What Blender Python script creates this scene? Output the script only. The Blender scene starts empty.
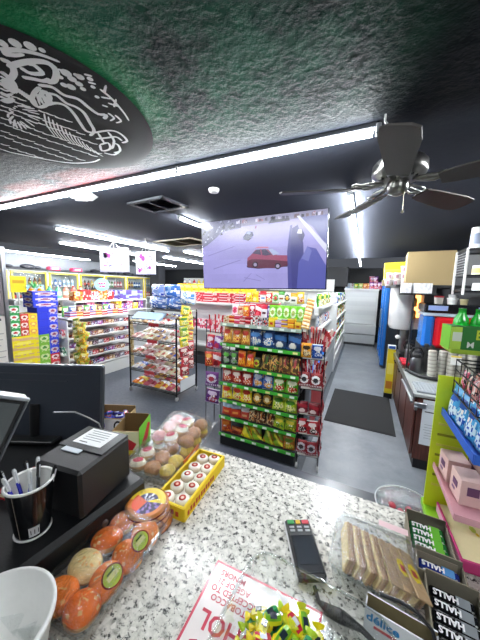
import bpy, math, random
from mathutils import Matrix, Vector, Euler, noise as mnoise
from math import pi, sin, cos, radians as RD
C = bpy.context.scene.collection
sc = bpy.context.scene
random.seed(7)
# ------------------------------------------------------------------ camera
HC = 1.93
camd = bpy.data.cameras.new('camera'); cam = bpy.data.objects.new('camera', camd); C.objects.link(cam)
camd.sensor_fit = 'HORIZONTAL'; camd.sensor_width = 36; camd.lens = 36*262/480; camd.clip_start = 0.02; camd.clip_end = 60
CR = Matrix(((0.90462164, -0.07517278, 0.41953397), (0.4254796, 0.10145547, -0.89926297), (0.02503609, 0.99199589, 0.1237633)))
cam.matrix_world = Matrix.Translation((0, 0, HC)) @ CR.to_4x4()
sc.camera = cam
# ------------------------------------------------------------------ world, exposure
w = bpy.data.worlds.new('world'); sc.world = w; w.use_nodes = True
w.node_tree.nodes['Background'].inputs[0].default_value = (0.55, 0.6, 0.7, 1)
w.node_tree.nodes['Background'].inputs[1].default_value = 0.05
sc.view_settings.view_transform = 'Standard'; sc.view_settings.look = 'None'
sc.view_settings.gamma = 1; sc.view_settings.use_curve_mapping = False
sc.view_settings.exposure = 1.68
TUBE = 31.0          # strength of the long tube over the counter and the added tubes behind the camera
TUBE_FAR = 80.0      # brighter tubes of the shop floor
H = 2.75             # ceiling height
# (x, y, length, 'X' or 'Y')
TUBES = [(-1.83, 1.55, 3.66, 'X'), (-4.14, 3.65, 2.44, 'Y'), (-5.5, 4.5, 2.44, 'Y'), (-2.0, 2.86, .62, 'Y'), (-8.4, 4.75, 2.44, 'Y'),
         (-0.16, 5.9, 7.0, 'Y'), (-5.15, 6.95, 2.2, 'Y'), (-3.8, 5.4, .8, 'Y'), (-3.6, 7.6, 2.2, 'Y'), (-2.0, 6.2, 2.44, 'Y'), (-7.0, 7.6, 2.2, 'Y'),
         (-2.6, -0.6, 2.44, 'X'), (0.9, -0.6, 2.0, 'X'), (1.35, 2.2, 1.2, 'Y')]  # last three unseen: pair added behind the camera for light, one above right

# ------------------------------------------------------------------ colour and material helpers
_h = {}
def hx(c):
    if not isinstance(c, str): return c
    if c in _h: return _h[c]
    s = [int(c[i:i+2], 16)/255 for i in (0, 2, 4)]
    r = tuple(x/12.92 if x <= .04045 else ((x+.055)/1.055)**2.4 for x in s)
    _h[c] = r; return r
_m = {}
SPEC = {  # rough, metallic, coat, bump, bumpscale
 'paper': (.75, 0, 0, .05, 120), 'plastic': (.38, 0, 0, .03, 60), 'gloss': (.18, 0, .4, .04, 40), 'foil': (.34, 0, .2, .35, 28),
 'wrap': (.22, .0, .5, .5, 35), 'metal': (.28, 1, 0, .03, 60), 'rough_metal': (.5, .8, 0, .05, 90), 'paint': (.5, 0, 0, .04, 80),
 'card': (.85, 0, 0, .08, 150), 'bread': (.6, 0, 0, .5, 60), 'black': (.45, 0, 0, .12, 250)}
def N(nt, t, **k):
    n = nt.nodes.new(t)
    for a, b in k.items(): setattr(n, a, b)
    return n
def base(name):
    m = bpy.data.materials.new(name); m.use_nodes = True; nt = m.node_tree
    return m, nt, nt.nodes['Principled BSDF']
def M(name):
    if name in _m: return _m[name]
    m, nt, b = base(name); L = nt.links.new
    if name in SPEC:
        r, me, co, bu, bs = SPEC[name]
        at = N(nt, 'ShaderNodeAttribute', attribute_name='Col')
        tc = N(nt, 'ShaderNodeTexCoord'); nz = N(nt, 'ShaderNodeTexNoise'); nz.inputs['Scale'].default_value = bs; nz.inputs['Detail'].default_value = 3
        L(tc.outputs['Object'], nz.inputs['Vector'])
        mx = N(nt, 'ShaderNodeMix', data_type='RGBA', blend_type='MULTIPLY'); mx.inputs[0].default_value = .08
        L(at.outputs['Color'], mx.inputs[6]); L(nz.outputs['Fac'], mx.inputs[7]); L(mx.outputs[2], b.inputs['Base Color'])
        bp = N(nt, 'ShaderNodeBump'); bp.inputs['Strength'].default_value = bu; bp.inputs['Distance'].default_value = .01
        L(nz.outputs['Fac'], bp.inputs['Height']); L(bp.outputs['Normal'], b.inputs['Normal'])
        b.inputs['Roughness'].default_value = r; b.inputs['Metallic'].default_value = me; b.inputs['Coat Weight'].default_value = co
        b.inputs['Coat Roughness'].default_value = .12
    elif name in ('clear', 'film'):
        nt.nodes.remove(b); out = nt.nodes['Material Output']
        tr = N(nt, 'ShaderNodeBsdfTransparent'); tr.inputs[0].default_value = (.93, .95, .95, 1)
        gl = N(nt, 'ShaderNodeBsdfGlossy'); gl.inputs['Color'].default_value = (.8, .8, .8, 1); gl.inputs['Roughness'].default_value = .08 if name == 'clear' else .16
        lw = N(nt, 'ShaderNodeLayerWeight'); lw.inputs[0].default_value = .35
        tc = N(nt, 'ShaderNodeTexCoord'); nz = N(nt, 'ShaderNodeTexNoise'); nz.inputs['Scale'].default_value = 25 if name == 'film' else 8; nz.inputs['Detail'].default_value = 4; nz.inputs['Distortion'].default_value = 1.5
        L(tc.outputs['Object'], nz.inputs['Vector'])
        bp = N(nt, 'ShaderNodeBump'); bp.inputs['Strength'].default_value = 1.0 if name == 'film' else .15; bp.inputs['Distance'].default_value = .02
        L(nz.outputs['Fac'], bp.inputs['Height']); L(bp.outputs['Normal'], gl.inputs['Normal']); L(bp.outputs['Normal'], lw.inputs['Normal'])
        mr = N(nt, 'ShaderNodeMath', operation='MULTIPLY_ADD'); mr.inputs[1].default_value = .5; mr.inputs[2].default_value = .02 if name == 'clear' else .04
        L(lw.outputs['Facing'], mr.inputs[0])
        mx = N(nt, 'ShaderNodeMixShader'); L(mr.outputs[0], mx.inputs[0]); L(tr.outputs[0], mx.inputs[1]); L(gl.outputs[0], mx.inputs[2]); L(mx.outputs[0], out.inputs['Surface'])
    elif name == 'tube':
        b.inputs['Base Color'].default_value = (1, 1, 1, 1); b.inputs['Emission Color'].default_value = (.93, .97, 1, 1); b.inputs['Emission Strength'].default_value = TUBE
    elif name == 'tube_far':
        b.inputs['Base Color'].default_value = (1, 1, 1, 1); b.inputs['Emission Color'].default_value = (.93, .97, 1, 1); b.inputs['Emission Strength'].default_value = TUBE_FAR
    elif name == 'cooler_lamp':
        b.inputs['Emission Color'].default_value = (.95, .98, 1, 1); b.inputs['Emission Strength'].default_value = 9
    elif name == 'heat_lamp':
        b.inputs['Emission Color'].default_value = (1, .35, .07, 1); b.inputs['Emission Strength'].default_value = 2.2
    elif name == 'screen':
        at = N(nt, 'ShaderNodeAttribute', attribute_name='Col'); L(at.outputs['Color'], b.inputs['Emission Color'])
        b.inputs['Emission Strength'].default_value = .32; b.inputs['Base Color'].default_value = (.01, .01, .01, 1); b.inputs['Roughness'].default_value = .25
    elif name == 'granite':
        tc = N(nt, 'ShaderNodeTexCoord'); b.inputs['Roughness'].default_value = .22
        v = N(nt, 'ShaderNodeTexVoronoi'); v.inputs['Scale'].default_value = 95
        v2 = N(nt, 'ShaderNodeTexNoise'); v2.inputs['Scale'].default_value = 70; v2.inputs['Detail'].default_value = 6; v2.inputs['Roughness'].default_value = .75
        v3 = N(nt, 'ShaderNodeTexNoise'); v3.inputs['Scale'].default_value = 45; v3.inputs['Detail'].default_value = 5; v3.inputs['Roughness'].default_value = .7
        for q in (v, v2, v3): L(tc.outputs['Object'], q.inputs['Vector'])
        r1 = N(nt, 'ShaderNodeValToRGB'); e = r1.color_ramp.elements; e[0].position = .3; e[0].color = (.14, .135, .12, 1); e[1].position = .62; e[1].color = (.76, .74, .68, 1)
        n_ = r1.color_ramp.elements.new(.46); n_.color = (.60, .585, .53, 1)
        L(v3.outputs['Fac'], r1.inputs[0])
        r2 = N(nt, 'ShaderNodeValToRGB'); e = r2.color_ramp.elements; e[0].position = .42; e[0].color = (.0, 0, 0, 1); e[1].position = .46; e[1].color = (1, 1, 1, 1)
        L(v2.outputs['Fac'], r2.inputs[0])
        mx = N(nt, 'ShaderNodeMix', data_type='RGBA'); L(r2.outputs[0], mx.inputs[0]); mx.inputs[6].default_value = (.05, .05, .048, 1); L(r1.outputs[0], mx.inputs[7])
        r3 = N(nt, 'ShaderNodeValToRGB'); e = r3.color_ramp.elements; e[0].position = .88; e[0].color = (0, 0, 0, 1); e[1].position = .93; e[1].color = (1, 1, 1, 1)
        sx = N(nt, 'ShaderNodeSeparateColor'); L(v.outputs['Color'], sx.inputs[0]); L(sx.outputs[0], r3.inputs[0])
        m2 = N(nt, 'ShaderNodeMix', data_type='RGBA'); L(r3.outputs[0], m2.inputs[0]); L(mx.outputs[2], m2.inputs[6]); m2.inputs[7].default_value = (.78, .76, .71, 1)
        L(m2.outputs[2], b.inputs['Base Color'])
    elif name in ('floor_tile', 'carpet'):
        tc = N(nt, 'ShaderNodeTexCoord'); nz = N(nt, 'ShaderNodeTexNoise'); nz.inputs['Scale'].default_value = 1.6 if name == 'floor_tile' else 22; nz.inputs['Detail'].default_value = 8; nz.inputs['Roughness'].default_value = .7
        L(tc.outputs['Object'], nz.inputs['Vector']); r = N(nt, 'ShaderNodeValToRGB'); e = r.color_ramp.elements
        e[0].position = .3; e[1].position = .72
        if name == 'floor_tile':
            e[0].color = (.12, .135, .155, 1); e[1].color = (.27, .29, .32, 1); b.inputs['Roughness'].default_value = .22
            rr = N(nt, 'ShaderNodeMapRange'); rr.inputs[3].default_value = .28; rr.inputs[4].default_value = .5; L(nz.outputs['Fac'], rr.inputs[0]); L(rr.outputs[0], b.inputs['Roughness'])
        else:
            e[0].color = (.035, .042, .055, 1); e[1].color = (.085, .098, .12, 1); b.inputs['Roughness'].default_value = .5
        L(nz.outputs['Fac'], r.inputs[0]); L(r.outputs[0], b.inputs['Base Color'])
        bk = N(nt, 'ShaderNodeTexBrick'); bk.offset = 0; bk.inputs['Scale'].default_value = 1; bk.inputs['Mortar Size'].default_value = .004; bk.inputs['Brick Width'].default_value = .457; bk.inputs['Row Height'].default_value = .457
        L(tc.outputs['Object'], bk.inputs['Vector']); bp = N(nt, 'ShaderNodeBump', invert=True); bp.inputs['Strength'].default_value = .35 if name == 'floor_tile' else .1; bp.inputs['Distance'].default_value = .004
        L(bk.outputs['Fac'], bp.inputs['Height']); L(bp.outputs['Normal'], b.inputs['Normal'])
    elif name == 'mat_rubber':
        tc = N(nt, 'ShaderNodeTexCoord'); nz = N(nt, 'ShaderNodeTexNoise'); nz.inputs['Scale'].default_value = 180; L(tc.outputs['Object'], nz.inputs['Vector'])
        r = N(nt, 'ShaderNodeValToRGB'); e = r.color_ramp.elements; e[0].color = (.006, .006, .007, 1); e[1].color = (.035, .036, .038, 1); L(nz.outputs['Fac'], r.inputs[0]); L(r.outputs[0], b.inputs['Base Color'])
        bp = N(nt, 'ShaderNodeBump'); bp.inputs['Strength'].default_value = .6; L(nz.outputs['Fac'], bp.inputs['Height']); L(bp.outputs['Normal'], b.inputs['Normal']); b.inputs['Roughness'].default_value = .9
    elif name == 'ledge':
        b.inputs['Base Color'].default_value = (.018, .024, .036, 1); b.inputs['Roughness'].default_value = .3
    elif name == 'wood':
        tc = N(nt, 'ShaderNodeTexCoord'); mp = N(nt, 'ShaderNodeMapping'); mp.inputs['Scale'].default_value = (14, 14, 1.2); L(tc.outputs['Object'], mp.inputs[0])
        nz = N(nt, 'ShaderNodeTexNoise'); nz.inputs['Scale'].default_value = 3; nz.inputs['Detail'].default_value = 7; L(mp.outputs[0], nz.inputs['Vector'])
        r = N(nt, 'ShaderNodeValToRGB'); e = r.color_ramp.elements; e[0].position = .3; e[0].color = (.05, .014, .010, 1); e[1].position = .7; e[1].color = (.13, .04, .028, 1); L(nz.outputs['Fac'], r.inputs[0]); L(r.outputs[0], b.inputs['Base Color'])
        b.inputs['Roughness'].default_value = .35
    elif name == 'ceiling_paint':
        tc = N(nt, 'ShaderNodeTexCoord'); b.inputs['Specular IOR Level'].default_value = .04
        sp = N(nt, 'ShaderNodeSeparateXYZ'); L(tc.outputs['Object'], sp.inputs[0])
        def noi(s, d=4, ro=.6):
            q = N(nt, 'ShaderNodeTexNoise'); q.inputs['Scale'].default_value = s; q.inputs['Detail'].default_value = d; q.inputs['Roughness'].default_value = ro; L(tc.outputs['Object'], q.inputs['Vector']); return q.outputs['Fac']
        def mr(x, a, b_, c=0, d=1):
            q = N(nt, 'ShaderNodeMapRange', interpolation_type='SMOOTHSTEP'); q.inputs[1].default_value = a; q.inputs[2].default_value = b_; q.inputs[3].default_value = c; q.inputs[4].default_value = d; L(x, q.inputs[0]); return q.outputs[0]
        def mul(a, c):
            q = N(nt, 'ShaderNodeMath', operation='MULTIPLY'); L(a, q.inputs[0]); L(c, q.inputs[1]); return q.outputs[0]
        def mixc(f, a, colr):
            q = N(nt, 'ShaderNodeMix', data_type='RGBA'); L(f, q.inputs[0]); L(a, q.inputs[6]); q.inputs[7].default_value = colr; return q.outputs[2]
        # sprayed green and red paint clouds round the painted seal
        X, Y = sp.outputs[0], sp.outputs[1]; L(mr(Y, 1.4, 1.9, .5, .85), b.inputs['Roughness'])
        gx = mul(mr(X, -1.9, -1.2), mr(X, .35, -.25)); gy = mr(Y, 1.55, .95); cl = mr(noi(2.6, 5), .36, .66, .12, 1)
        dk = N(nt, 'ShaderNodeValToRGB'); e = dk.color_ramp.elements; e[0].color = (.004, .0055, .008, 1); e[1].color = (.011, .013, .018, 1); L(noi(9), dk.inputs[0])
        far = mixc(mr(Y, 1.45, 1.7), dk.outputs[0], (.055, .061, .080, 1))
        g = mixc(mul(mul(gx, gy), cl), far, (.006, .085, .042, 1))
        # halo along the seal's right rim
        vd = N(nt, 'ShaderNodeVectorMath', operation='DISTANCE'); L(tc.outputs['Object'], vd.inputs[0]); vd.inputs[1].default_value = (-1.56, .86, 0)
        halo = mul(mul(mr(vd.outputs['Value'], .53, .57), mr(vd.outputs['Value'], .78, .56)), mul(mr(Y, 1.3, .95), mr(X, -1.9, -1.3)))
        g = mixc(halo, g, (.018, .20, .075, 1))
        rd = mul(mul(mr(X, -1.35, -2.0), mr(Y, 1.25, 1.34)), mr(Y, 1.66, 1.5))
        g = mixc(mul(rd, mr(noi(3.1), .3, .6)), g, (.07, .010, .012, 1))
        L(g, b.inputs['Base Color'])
        n1 = noi(26, 6, .62); bp = N(nt, 'ShaderNodeBump'); bp.inputs['Distance'].default_value = .02
        L(mr(n1, .38, .66), bp.inputs['Height']); L(mr(Y, 1.75, 1.35, .08, .28), bp.inputs['Strength']); L(bp.outputs['Normal'], b.inputs['Normal'])
    elif name.startswith('flat_'):
        tc = N(nt, 'ShaderNodeTexCoord'); nz = N(nt, 'ShaderNodeTexNoise'); nz.inputs['Scale'].default_value = 5; L(tc.outputs['Object'], nz.inputs['Vector'])
        c = hx(name[5:]); r = N(nt, 'ShaderNodeValToRGB'); e = r.color_ramp.elements; e[0].color = (*[x*.8 for x in c], 1); e[1].color = (*[min(1, x*1.15) for x in c], 1)
        L(nz.outputs['Fac'], r.inputs[0]); L(r.outputs[0], b.inputs['Base Color']); b.inputs['Roughness'].default_value = .6
    _m[name] = m; return m

# ------------------------------------------------------------------ mesh collector
class G:
    def __init__(s, mat='plastic', col='808080'): s.v = []; s.f = []; s.c = []; s.m = []; s.s = []; s.T = Matrix(); s.mat = mat; s.col = col; s.mats = []
    def add(s, vs, fs, col=None, mat=None, smooth=False):
        o = len(s.v); s.v += [tuple(s.T @ Vector(v)) for v in vs]
        mat = mat or s.mat
        if mat not in s.mats: s.mats.append(mat)
        k = s.mats.index(mat)
        for i, f in enumerate(fs):
            s.f.append([o+j for j in f]); s.c.append(hx(col[i] if isinstance(col, list) else (col or s.col))); s.m.append(k); s.s.append(smooth)
        return s
    def box(s, c, d, col=None, mat=None, bev=0, fc=None):
        x, y, z = c; a, b, e = d[0]/2, d[1]/2, d[2]/2
        if bev:
            bev = min(bev, a*.49, b*.49, e*.49); vs = []; fs = []; idx = {}
            for sx in (-1, 1):
                for sy in (-1, 1):
                    for sz in (-1, 1):
                        for t in range(3):
                            idx[sx, sy, sz, t] = len(vs)
                            vs.append((x+sx*(a-(t != 0)*bev), y+sy*(b-(t != 1)*bev), z+sz*(e-(t != 2)*bev)))
            I = (-1, 1)
            for t in range(3):
                for q in I:
                    cs = [(-1, -1), (1, -1), (1, 1), (-1, 1)]; F = []
                    for m_ in cs:
                        k = list(m_); k.insert(t, q); F.append(idx[k[0], k[1], k[2], t])
                    fs.append(F)
                for m_ in ((-1, -1), (-1, 1), (1, -1), (1, 1)):
                    t1, t2 = [q for q in range(3) if q != t]
                    k0 = list(m_); k0.insert(t, -1); k1 = list(m_); k1.insert(t, 1)
                    fs.append([idx[k0[0], k0[1], k0[2], t1], idx[k0[0], k0[1], k0[2], t2], idx[k1[0], k1[1], k1[2], t2], idx[k1[0], k1[1], k1[2], t1]])
            for sx in I:
                for sy in I:
                    for sz in I: fs.append([idx[sx, sy, sz, t] for t in range(3)])
            cc = Vector((x, y, z))
            for n_, F in enumerate(fs):
                p = [Vector(vs[q]) for q in F]; nn = (p[1]-p[0]).cross(p[2]-p[0])
                if nn.dot(sum(p, Vector())/len(p)-cc) < 0: fs[n_] = F[::-1]
            return s.add(vs, fs, col, mat)
        vs = [(x+i*a, y+j*b, z+k*e) for k in (-1, 1) for j in (-1, 1) for i in (-1, 1)]
        fs = [[0, 2, 3, 1], [4, 5, 7, 6], [0, 1, 5, 4], [2, 6, 7, 3], [0, 4, 6, 2], [1, 3, 7, 5]]  # bottom, top, -y, +y, -x, +x
        if fc:
            base_ = col or s.col; col = [fc.get(k, base_) for k in ('b', 't', 'f', 'k', 'l', 'r')]
        return s.add(vs, fs, col, mat)
    def quad(s, a, b, c, d, col=None, mat=None): return s.add([a, b, c, d], [[0, 1, 2, 3]], col, mat)
    def poly(s, pts, col=None, mat=None): return s.add(pts, [list(range(len(pts)))], col, mat)
    def tube(s, pts, r, n=6, col=None, mat=None, cap=True, smooth=True):
        pts = [Vector(p) for p in pts]; vs = []; fs = []
        if not isinstance(r, (list, tuple)): r = [r]*len(pts)
        up = Vector((0, 0, 1))
        for i, p in enumerate(pts):
            t = (pts[min(i+1, len(pts)-1)]-pts[max(i-1, 0)]).normalized()
            u = t.cross(up if abs(t.z) < .95 else Vector((1, 0, 0))).normalized(); v = t.cross(u)
            for k in range(n):
                a = 2*pi*k/n; vs.append(tuple(p+(u*cos(a)+v*sin(a))*r[i]))
        for i in range(len(pts)-1):
            for k in range(n): fs.append([i*n+k, i*n+(k+1) % n, (i+1)*n+(k+1) % n, (i+1)*n+k])
        s.add(vs, fs, col, mat, smooth)
        if cap: s.add(vs[:n], [list(range(n))], col, mat); s.add(vs[-n:], [list(range(n))[::-1]], col, mat)
        return s
    def lathe(s, prof, n=24, c=(0, 0, 0), col=None, mat=None, smooth=True, sx=1, sy=1, caps=True):
        """prof: list of (r, z); col may be a list, one per ring"""
        vs = []; fs = []; cl = []
        for r, z in prof:
            for k in range(n): a = 2*pi*k/n; vs.append((c[0]+r*cos(a)*sx, c[1]+r*sin(a)*sy, c[2]+z))
        for i in range(len(prof)-1):
            for k in range(n): fs.append([i*n+k, i*n+(k+1) % n, (i+1)*n+(k+1) % n, (i+1)*n+k]); cl.append(col[i] if isinstance(col, list) else (col or s.col))
        s.add(vs, fs, cl, mat, smooth)
        if caps:
            if prof[0][0] > 1e-4: s.add(vs[:n], [list(range(n))[::-1]], cl[0], mat)
            if prof[-1][0] > 1e-4: s.add(vs[-n:], [list(range(n))], cl[-1], mat)
        return s
    def ball(s, c, r, col=None, mat=None, n=12, m=8, fn=None, cf=None):
        rx, ry, rz = (r, r, r) if not isinstance(r, tuple) else r; vs = []; fs = []; cl = []
        for i in range(m+1):
            t = pi*i/m
            for k in range(n):
                a = 2*pi*k/n; d = Vector((sin(t)*cos(a), sin(t)*sin(a), -cos(t))); q = fn(d) if fn else 1
                vs.append((c[0]+d.x*rx*q, c[1]+d.y*ry*q, c[2]+d.z*rz*q))
        for i in range(m):
            for k in range(n):
                fs.append([i*n+k, i*n+(k+1) % n, (i+1)*n+(k+1) % n, (i+1)*n+k])
                t = pi*(i+.5)/m; a = 2*pi*(k+.5)/n; d = Vector((sin(t)*cos(a), sin(t)*sin(a), -cos(t)))
                cl.append(cf(d) if cf else (col or s.col))
        return s.add(vs, fs, cl, mat, True)
    def mesh(s, name):
        me = bpy.data.meshes.new(name); me.from_pydata(s.v, [], s.f)
        at = me.color_attributes.new('Col', 'FLOAT_COLOR', 'CORNER'); buf = []
        for f, c in zip(s.f, s.c): buf += [c[0], c[1], c[2], 1.0]*len(f)
        at.data.foreach_set('color', buf)
        for q in s.mats: me.materials.append(M(q))
        me.polygons.foreach_set('material_index', s.m); me.polygons.foreach_set('use_smooth', s.s); me.update(); me.validate(); return me
    def build(s, name, parent=None, loc=(0, 0, 0), rot=(0, 0, 0)):
        return link(name, s.mesh(name), parent, loc, rot)
def link(name, me, parent=None, loc=(0, 0, 0), rot=(0, 0, 0)):
    o = bpy.data.objects.new(name, me); C.objects.link(o); o.parent = parent; o.location = loc; o.rotation_euler = rot; return o
LABELS = {}
def tag(o, label, cat, group=None, kind=None):
    o['label'] = label; o['category'] = cat
    if group: o['group'] = group
    if kind: o['kind'] = kind
    LABELS.setdefault(label, []).append(o.name); return o
def thing(name, label, cat, loc=(0, 0, 0), rz=0, group=None, rot=None):
    o = bpy.data.objects.new(name, None); C.objects.link(o); o.location = loc; o.rotation_euler = rot or (0, 0, rz); o.empty_display_size = .05
    return tag(o, label, cat, group)
def struct(o): o['kind'] = 'structure'; return o
def dup(root, loc, rot=None, label=None, scale=None):
    r = root.copy(); C.objects.link(r); r.location = loc
    if rot is not None: r.rotation_euler = rot
    if scale: r.scale = scale
    if label: r['label'] = label; LABELS.setdefault(label, []).append(r.name)
    for ch in list(root.children):
        c = ch.copy(); C.objects.link(c); c.parent = r
        for g in ch.children:
            d = g.copy(); C.objects.link(d); d.parent = c
    return r
def text(s, size, parent, mat4, col, name='lettering', mat='paper', bold=0.0, sx=1.0):
    cu = bpy.data.curves.new('t', 'FONT'); cu.body = s; cu.size = size; cu.align_x = 'CENTER'; cu.align_y = 'CENTER'; cu.offset = bold; cu.resolution_u = 2
    o = bpy.data.objects.new('t', cu); C.objects.link(o); dg = bpy.context.evaluated_depsgraph_get(); me0 = bpy.data.meshes.new_from_object(o.evaluated_get(dg))
    g = G(mat, col); g.T = mat4 @ Matrix.Diagonal((sx, 1, 1, 1)); g.add([tuple(v.co) for v in me0.vertices], [list(p.vertices) for p in me0.polygons])
    bpy.data.objects.remove(o); bpy.data.curves.remove(cu); bpy.data.meshes.remove(me0)
    return g.build(name, parent)
ORD = ['first', 'second', 'third', 'fourth', 'fifth', 'sixth', 'seventh', 'eighth', 'ninth', 'tenth', 'eleventh', 'twelfth', 'thirteenth', 'fourteenth', 'fifteenth', 'sixteenth', 'seventeenth', 'eighteenth']
def rv(a=1.0): return random.uniform(-a, a)

# graphic faces: u in -1..1, v in 0..1
def gfx(st, a, b, c, seed=0):
    def f(u, v):
        if st == 'chip':
            if v > .93 or v < .05: return b if seed % 2 else a
            if (u/.72)**2+((v-.7)/.15)**2 < 1: return b
            if .47 < v < .53 and abs(u) < .5: return 'f0ece0' if int((u+1)*9+seed) % 2 else a
            if ((u-.1)/.75)**2+((v-.3)/.19)**2 < 1: return c if mnoise.noise(Vector((u*5+seed, v*9, seed))) > -.1 else b
            if mnoise.noise(Vector((u*4-seed, v*6, 7+seed))) > .42: return c
            return a
        if st == 'band':
            if .52 < v+.08*u < .8: return b
            if ((u+.15)/.6)**2+((v-.26)/.17)**2 < 1: return c
            if v < .12 and int((u+1)*6) % 2: return b
            return a
        if st == 'diag':
            q = (u*.5+v) % 1
            return b if .42 < q < .66 else (c if .72 < q < .84 else a)
        if st == 'ring':
            r = (u/.8)**2+((v-.52)/.3)**2
            if r > 1.15 and .08 < v < .16: return b if int((u+1)*7) % 2 else a
            return c if r < .32 else ((b if abs(v-.52) > .03 or abs(u) < .2 else a) if r < 1 else a)
        if st == 'top':
            return b if v > .68 else (c if .25 < v < .45 and abs(u) < .6 else a)
        if st == 'plain': return a
        if st == 'mix':
            q = mnoise.noise(Vector((u*2.3+seed, v*4+seed*1.7, seed)))
            return a if q < .02 else (b if q < .25 else c)
        if st == 'bars':
            return (a, b, c)[int((v*6+seed)) % 3]
    return f
_meshes = {}
def bag(w, h, d, st, a, b, c, mat='foil', seed=0):
    k = ('bag', w, h, d, st, a, b, c, mat, seed)
    if k in _meshes: return _meshes[k]
    g = G(mat); fn = gfx(st, a, b, c, seed); nu, nv = 14, 18
    def P(i, j, s):
        u = -1+2*i/nu; v = j/nv; t = max(0, (1-abs(u)**2.6))**.6*max(0, 1-abs(2*v-1)**3.2)**.55
        wr = 1-.07*(1-abs(2*v-1)**2)
        q = .25*mnoise.noise(Vector((u*2+seed, v*3, s*5+seed)))*t
        return (u*w/2*wr, -s*d/2*(t+q), v*h)
    vs = []; fs = []; cl = []
    for s in (1, -1):
        o = len(vs)
        for j in range(nv+1):
            for i in range(nu+1): vs.append(P(i, j, s))
        for j in range(nv):
            for i in range(nu):
                q = [o+j*(nu+1)+i, o+j*(nu+1)+i+1, o+(j+1)*(nu+1)+i+1, o+(j+1)*(nu+1)+i]
                fs.append(q if s > 0 else q[::-1]); cl.append(fn(-1+2*(i+.5)/nu, (j+.5)/nv) if s > 0 else a)
    g.add(vs, fs, cl, smooth=True); me = g.mesh('bag'); _meshes[k] = me; return me
def carton(w, h, d, st, a, b, c, mat='paper', seed=0, top=None, n=8):
    """box: front -y carries the graphic, and so do the sides"""
    k = ('box', w, h, d, st, a, b, c, mat, seed, top, n)
    if k in _meshes: return _meshes[k]
    g = G(mat); fn = gfx(st, a, b, c, seed)
    def face(o, du, dv):
        vs = []; fs = []; cl = []
        for j in range(n+1):
            for i in range(n+1): vs.append(tuple(Vector(o)+Vector(du)*(i/n)+Vector(dv)*(j/n)))
        for j in range(n):
            for i in range(n): fs.append([j*(n+1)+i, j*(n+1)+i+1, (j+1)*(n+1)+i+1, (j+1)*(n+1)+i]); cl.append(fn(-1+2*(i+.5)/n, (j+.5)/n))
        g.add(vs, fs, cl)
    x, y = w/2, d/2
    face((-x, -y, 0), (w, 0, 0), (0, 0, h)); face((x, -y, 0), (0, d, 0), (0, 0, h)); face((x, y, 0), (-w, 0, 0), (0, 0, h)); face((-x, y, 0), (0, -d, 0), (0, 0, h))
    face((-x, -y, h), (w, 0, 0), (0, d, 0)) if top is None else g.quad((-x, -y, h), (x, -y, h), (x, y, h), (-x, y, h), top)
    g.quad((-x, y, 0), (x, y, 0), (x, -y, 0), (-x, -y, 0), a)
    me = g.mesh('carton'); _meshes[k] = me; return me
def bottle(col, lab, cap, h=.2, r=.032):
    k = ('btl', col, lab, cap, h, r)
    if k in _meshes: return _meshes[k]
    g = G('gloss'); pr = [(r*.9, 0), (r, .02), (r, h*.25), (r, h*.55), (r*.95, h*.66), (r*.4, h*.86), (r*.36, h*.92), (r*.4, h*.92), (r*.4, h)]
    g.lathe(pr, 10, col=[col, col, lab, col, col, col, cap, cap]); me = g.mesh('bottle'); _meshes[k] = me; return me
def item(name, me, label, cat, group, loc, rot=(0, 0, 0), sc_=None):
    o = link(name, me, None, loc, rot)
    if sc_: o.scale = sc_
    return tag(o, label, cat, group)
# ================================================================== THE ROOM
def slab(name, x0, x1, y0, y1, z0, z1, mat, col='808080', kind=True):
    g = G(mat, col); g.box(((x0+x1)/2, (y0+y1)/2, (z0+z1)/2), (x1-x0, y1-y0, z1-z0)); o = g.build(name)
    return struct(o) if kind else o
WX0, WX1, WY0, WY1 = -9.6, 1.64, -2.2, 10.9
slab('floor', WX0, -.46, WY0, WY1, -.1, 0, 'carpet'); 
o = slab('floor', -.46, WX1, WY0, WY1, -.1, 0, 'floor_tile'); o.name = 'floor_aisle'
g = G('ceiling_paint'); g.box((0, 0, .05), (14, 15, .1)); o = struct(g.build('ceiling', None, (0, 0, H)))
slab('wall_left', WX0-.1, WX0, WY0, WY1, 0, H, 'flat_8a8c90')
slab('wall_right', WX1, WX1+.1, WY0, WY1, 0, H, 'flat_1c1d20')
slab('wall_back', WX0, WX1, WY1, WY1+.1, 0, H, 'flat_26282c')
slab('wall_front', WX0, WX1, WY0-.1, WY0, 0, H, 'flat_50535a')
slab('trim_1', -8.5, -8.0, 8.8, 9.2, 0, H, 'flat_23252b')          # dark square column
slab('trim_2', -2.6, -.55, 10.3, 10.9, 2.05, H, 'flat_26282c')
# dark valance over the left wall coolers
slab('trim_3', -9.6, -9.3, 2.0, 10.4, 2.36, 2.75, 'flat_777b82')

# mat in the aisle
g = G('mat_rubber'); g.box((0, 0, .006), (.88, 1.36, .012), bev=.005); g.box((0, 0, .004), (.93, 1.41, .008), bev=.003)
tag(g.build('floor_mat', None, (.08, 4.58, 0), (0, 0, RD(-1))), 'black rubber-backed floor mat lying across the grey aisle', 'mat')

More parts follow.
